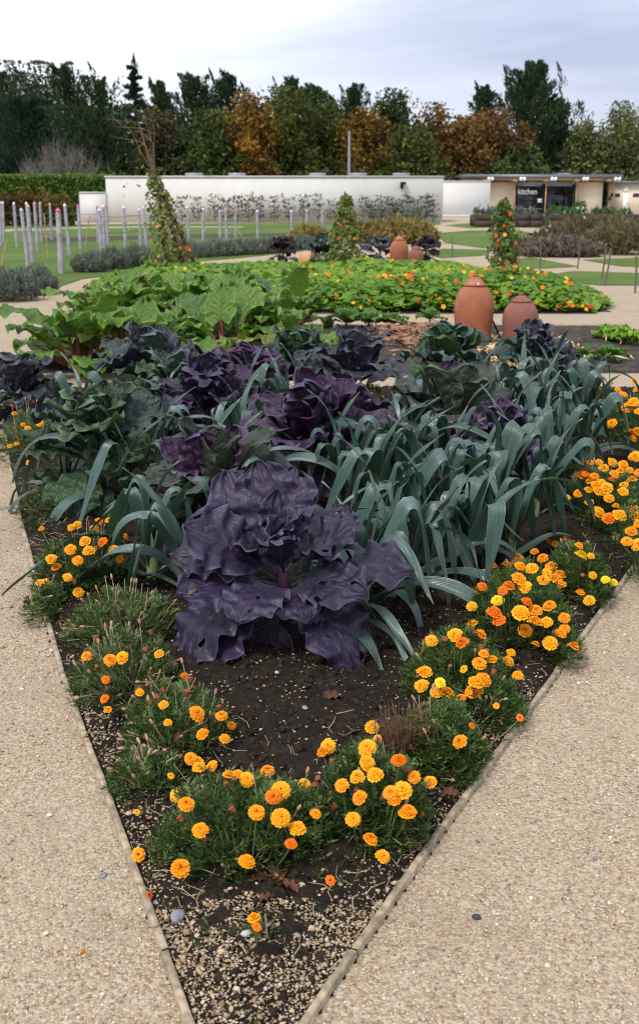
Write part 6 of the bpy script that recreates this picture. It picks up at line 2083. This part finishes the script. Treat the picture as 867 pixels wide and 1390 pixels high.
# ---------------------------------------------------------------- dead leaves one can pick out
DL = [(438, 952, .055, 'reddish brown curled dead leaf on the bare soil', .6), (312, 1122, .040, 'brown dead leaf caught in the left front marigolds', 2.0), (598, 1080, .038, 'brown dead leaf by the right edging below the marigold bloom', .2), (372, 1200, .042, 'flat red brown dead leaf under the front marigolds', 1.2),
      (404, 1212, .045, 'broken brown leaf right of the flat red brown one', 2.6), (376, 1219, .038, 'small brown dead leaf lowest under the front marigolds', 3.6), (338, 1196, .04, 'long rust red leaf tucked beneath the front marigold foliage', .1)]
for i, (u, v, s, lab, rz) in enumerate(DL):
    V, F, uv = leaf_surface(L=s * 1.5, Wd=s * .42, phi0=35, phi1=-45, bend=1, cup=.9, ruff=.28, rn=4, puck=.05, seed=880 + i, pet=.0, ns=14, nt=10)
    zz = .10 if i == 1 else .05
    q = P(u, v, zz)
    tag(obj('fallen_leaf', MB().add(V, F, 0, uv).mesh('fallen_leaf', [MAT['redleaf']]), None, q, (R(10), 0, rz)), lab, 'dead leaf', 'fallen leaves on the soil')

# orange petals fallen on the gravel
for i, (u, v, lab) in enumerate([(188, 1160, 'small orange bloom lying at the left edging board'), (203, 1215, 'orange petal on the shingle below the left edging bloom'), (113, 1292, 'orange petals fallen on the gravel at the bottom left')]):
    q = P(u, v, .02 if i else .035)
    tag(obj('fallen_bloom', SMALL[i % 2], None, q, (R(50), R(20), i), (.017, .010, .011)[i]), lab, 'flower', 'fallen blooms')

# ---------------------------------------------------------------- middle bed: straw, lettuces, small crops
MAT['straw'] = simple('straw_mulch', (.46, .33, .17), .85, .4, 8)
MAT['straw2'] = simple('brown_mulch', (.20, .11, .065), .9, .45, 8)
for nm, mt, n, pu, pv, lab in (('straw', 'straw', 1500, (640, 790), (462, 510), 'pale straw mulch round the terracotta forcers'), ('dead_foliage', 'straw2', 1200, (495, 640), (448, 480), 'brown dead foliage mulch left of the tall forcer')):
    m = MB()
    for k in range(n):
        u, v = r.normal(sum(pu) / 2, (pu[1] - pu[0]) / 4), r.normal(sum(pv) / 2, (pv[1] - pv[0]) / 4)
        p = P(u, min(max(v, 445), 506))
        a_ = r.uniform(0, 6.28)
        ln = r.uniform(.03, .10)
        D = np.array([[math.cos(a_) * ln, math.sin(a_) * ln, r.normal(0, .02)]])
        z = abs(r.normal(.03, .035)) + .02
        Wv = np.array([[-math.sin(a_) * .006, math.cos(a_) * .006, .004]]) * (2.2 if nm != 'straw' else 1.3)
        m.cards(np.array([[p.x, p.y, z]]), D, Wv, np.array([r.uniform()]))
    tag(obj(nm, m.mesh(nm, [MAT[mt]], False)), lab, 'mulch', kind='stuff')

MAT['lettuce'] = bigleaf('lettuce_leaf', (.14, .32, .020), (.24, .46, .045), (.34, .52, .12), 6, 2.2, .08, .05, .45, .30, .4, tcol=(.35, .55, .06))
MAT['crop'] = bigleaf('crop_leaf', (.05, .15, .025), (.11, .24, .05), (.22, .33, .12), 6, 2.2, .08, .05, .45, .25, .4, tcol=(.22, .40, .06))
LETS = [leaf_mesh('lettuce_leaf', [MAT['lettuce']], L=.2, Wd=.085, phi0=(65, 45)[i], phi1=(30, -5)[i], cup=.6, ruff=.32, rn=8, puck=.06, seed=890 + i, pet=.05, ns=16, nt=12) for i in range(2)]
CROPS = [leaf_mesh('crop_leaf', [MAT['crop']], L=.26, Wd=.085, phi0=(62, 42)[i], phi1=(10, -30)[i], cup=.4, ruff=.22, rn=6, puck=.05, seed=895 + i, pet=.2, ns=16, nt=12) for i in range(2)]
def rosette(name, label, cat, u, v, meshes, n, s, group, seed):
    r = np.random.default_rng(seed)
    b = P(u, v)
    t = thing(name, label, cat, (b.x, b.y, .02), 0, group)
    for k in range(n):
        az = k * 2.4
        f = k / n
        obj('leaf', meshes[0 if f > .5 else 1], t, (0, 0, .02), (R(r.uniform(-12, 12)), R(r.uniform(-12, 12) - 15 * f), az), s * r.uniform(.8, 1.15) * (1 - .3 * f))
    obj('stem', MB().tube([(0, 0, -.03), (0, 0, .03), (0, 0, .05)], [.015, .014, .006], 7).mesh('rosette_stem', [MAT['calyx']]), t)


for i, (u, v, lab) in enumerate([(822, 466, 'light green lettuce at the left end of the lettuce row'), (836, 468, 'light green lettuce second in the row'), (848, 469, 'light green lettuce third in the row'), (858, 471, 'light green lettuce at the right end of the row')]):
    rosette('lettuce', lab, 'lettuce', u, v, LETS, 16, 1.05, 'lettuces in the bare corner', 60 + i)
for i, (u, v, s, lab) in enumerate([(583, 441, 1.0, 'small leafy crop plant left of the tall forcer by the path'), (500, 447, 1.3, 'squash like plant behind the dark upright cabbage'), (530, 447, 1.1, 'pale leafy plant between the squash and the path'), (470, 447, 1.4, 'broad leafed crop right of the rhubarb'), (822, 494, .9, 'small strawberry like plant on the dry mulch right of the straw'), (790, 492, .7, 'seedling on the bare soil beside the straw')]):
    rosette('crop_plant', lab, 'vegetable', u, v, CROPS, 12, s, 'small crops of the middle bed', 70 + i)
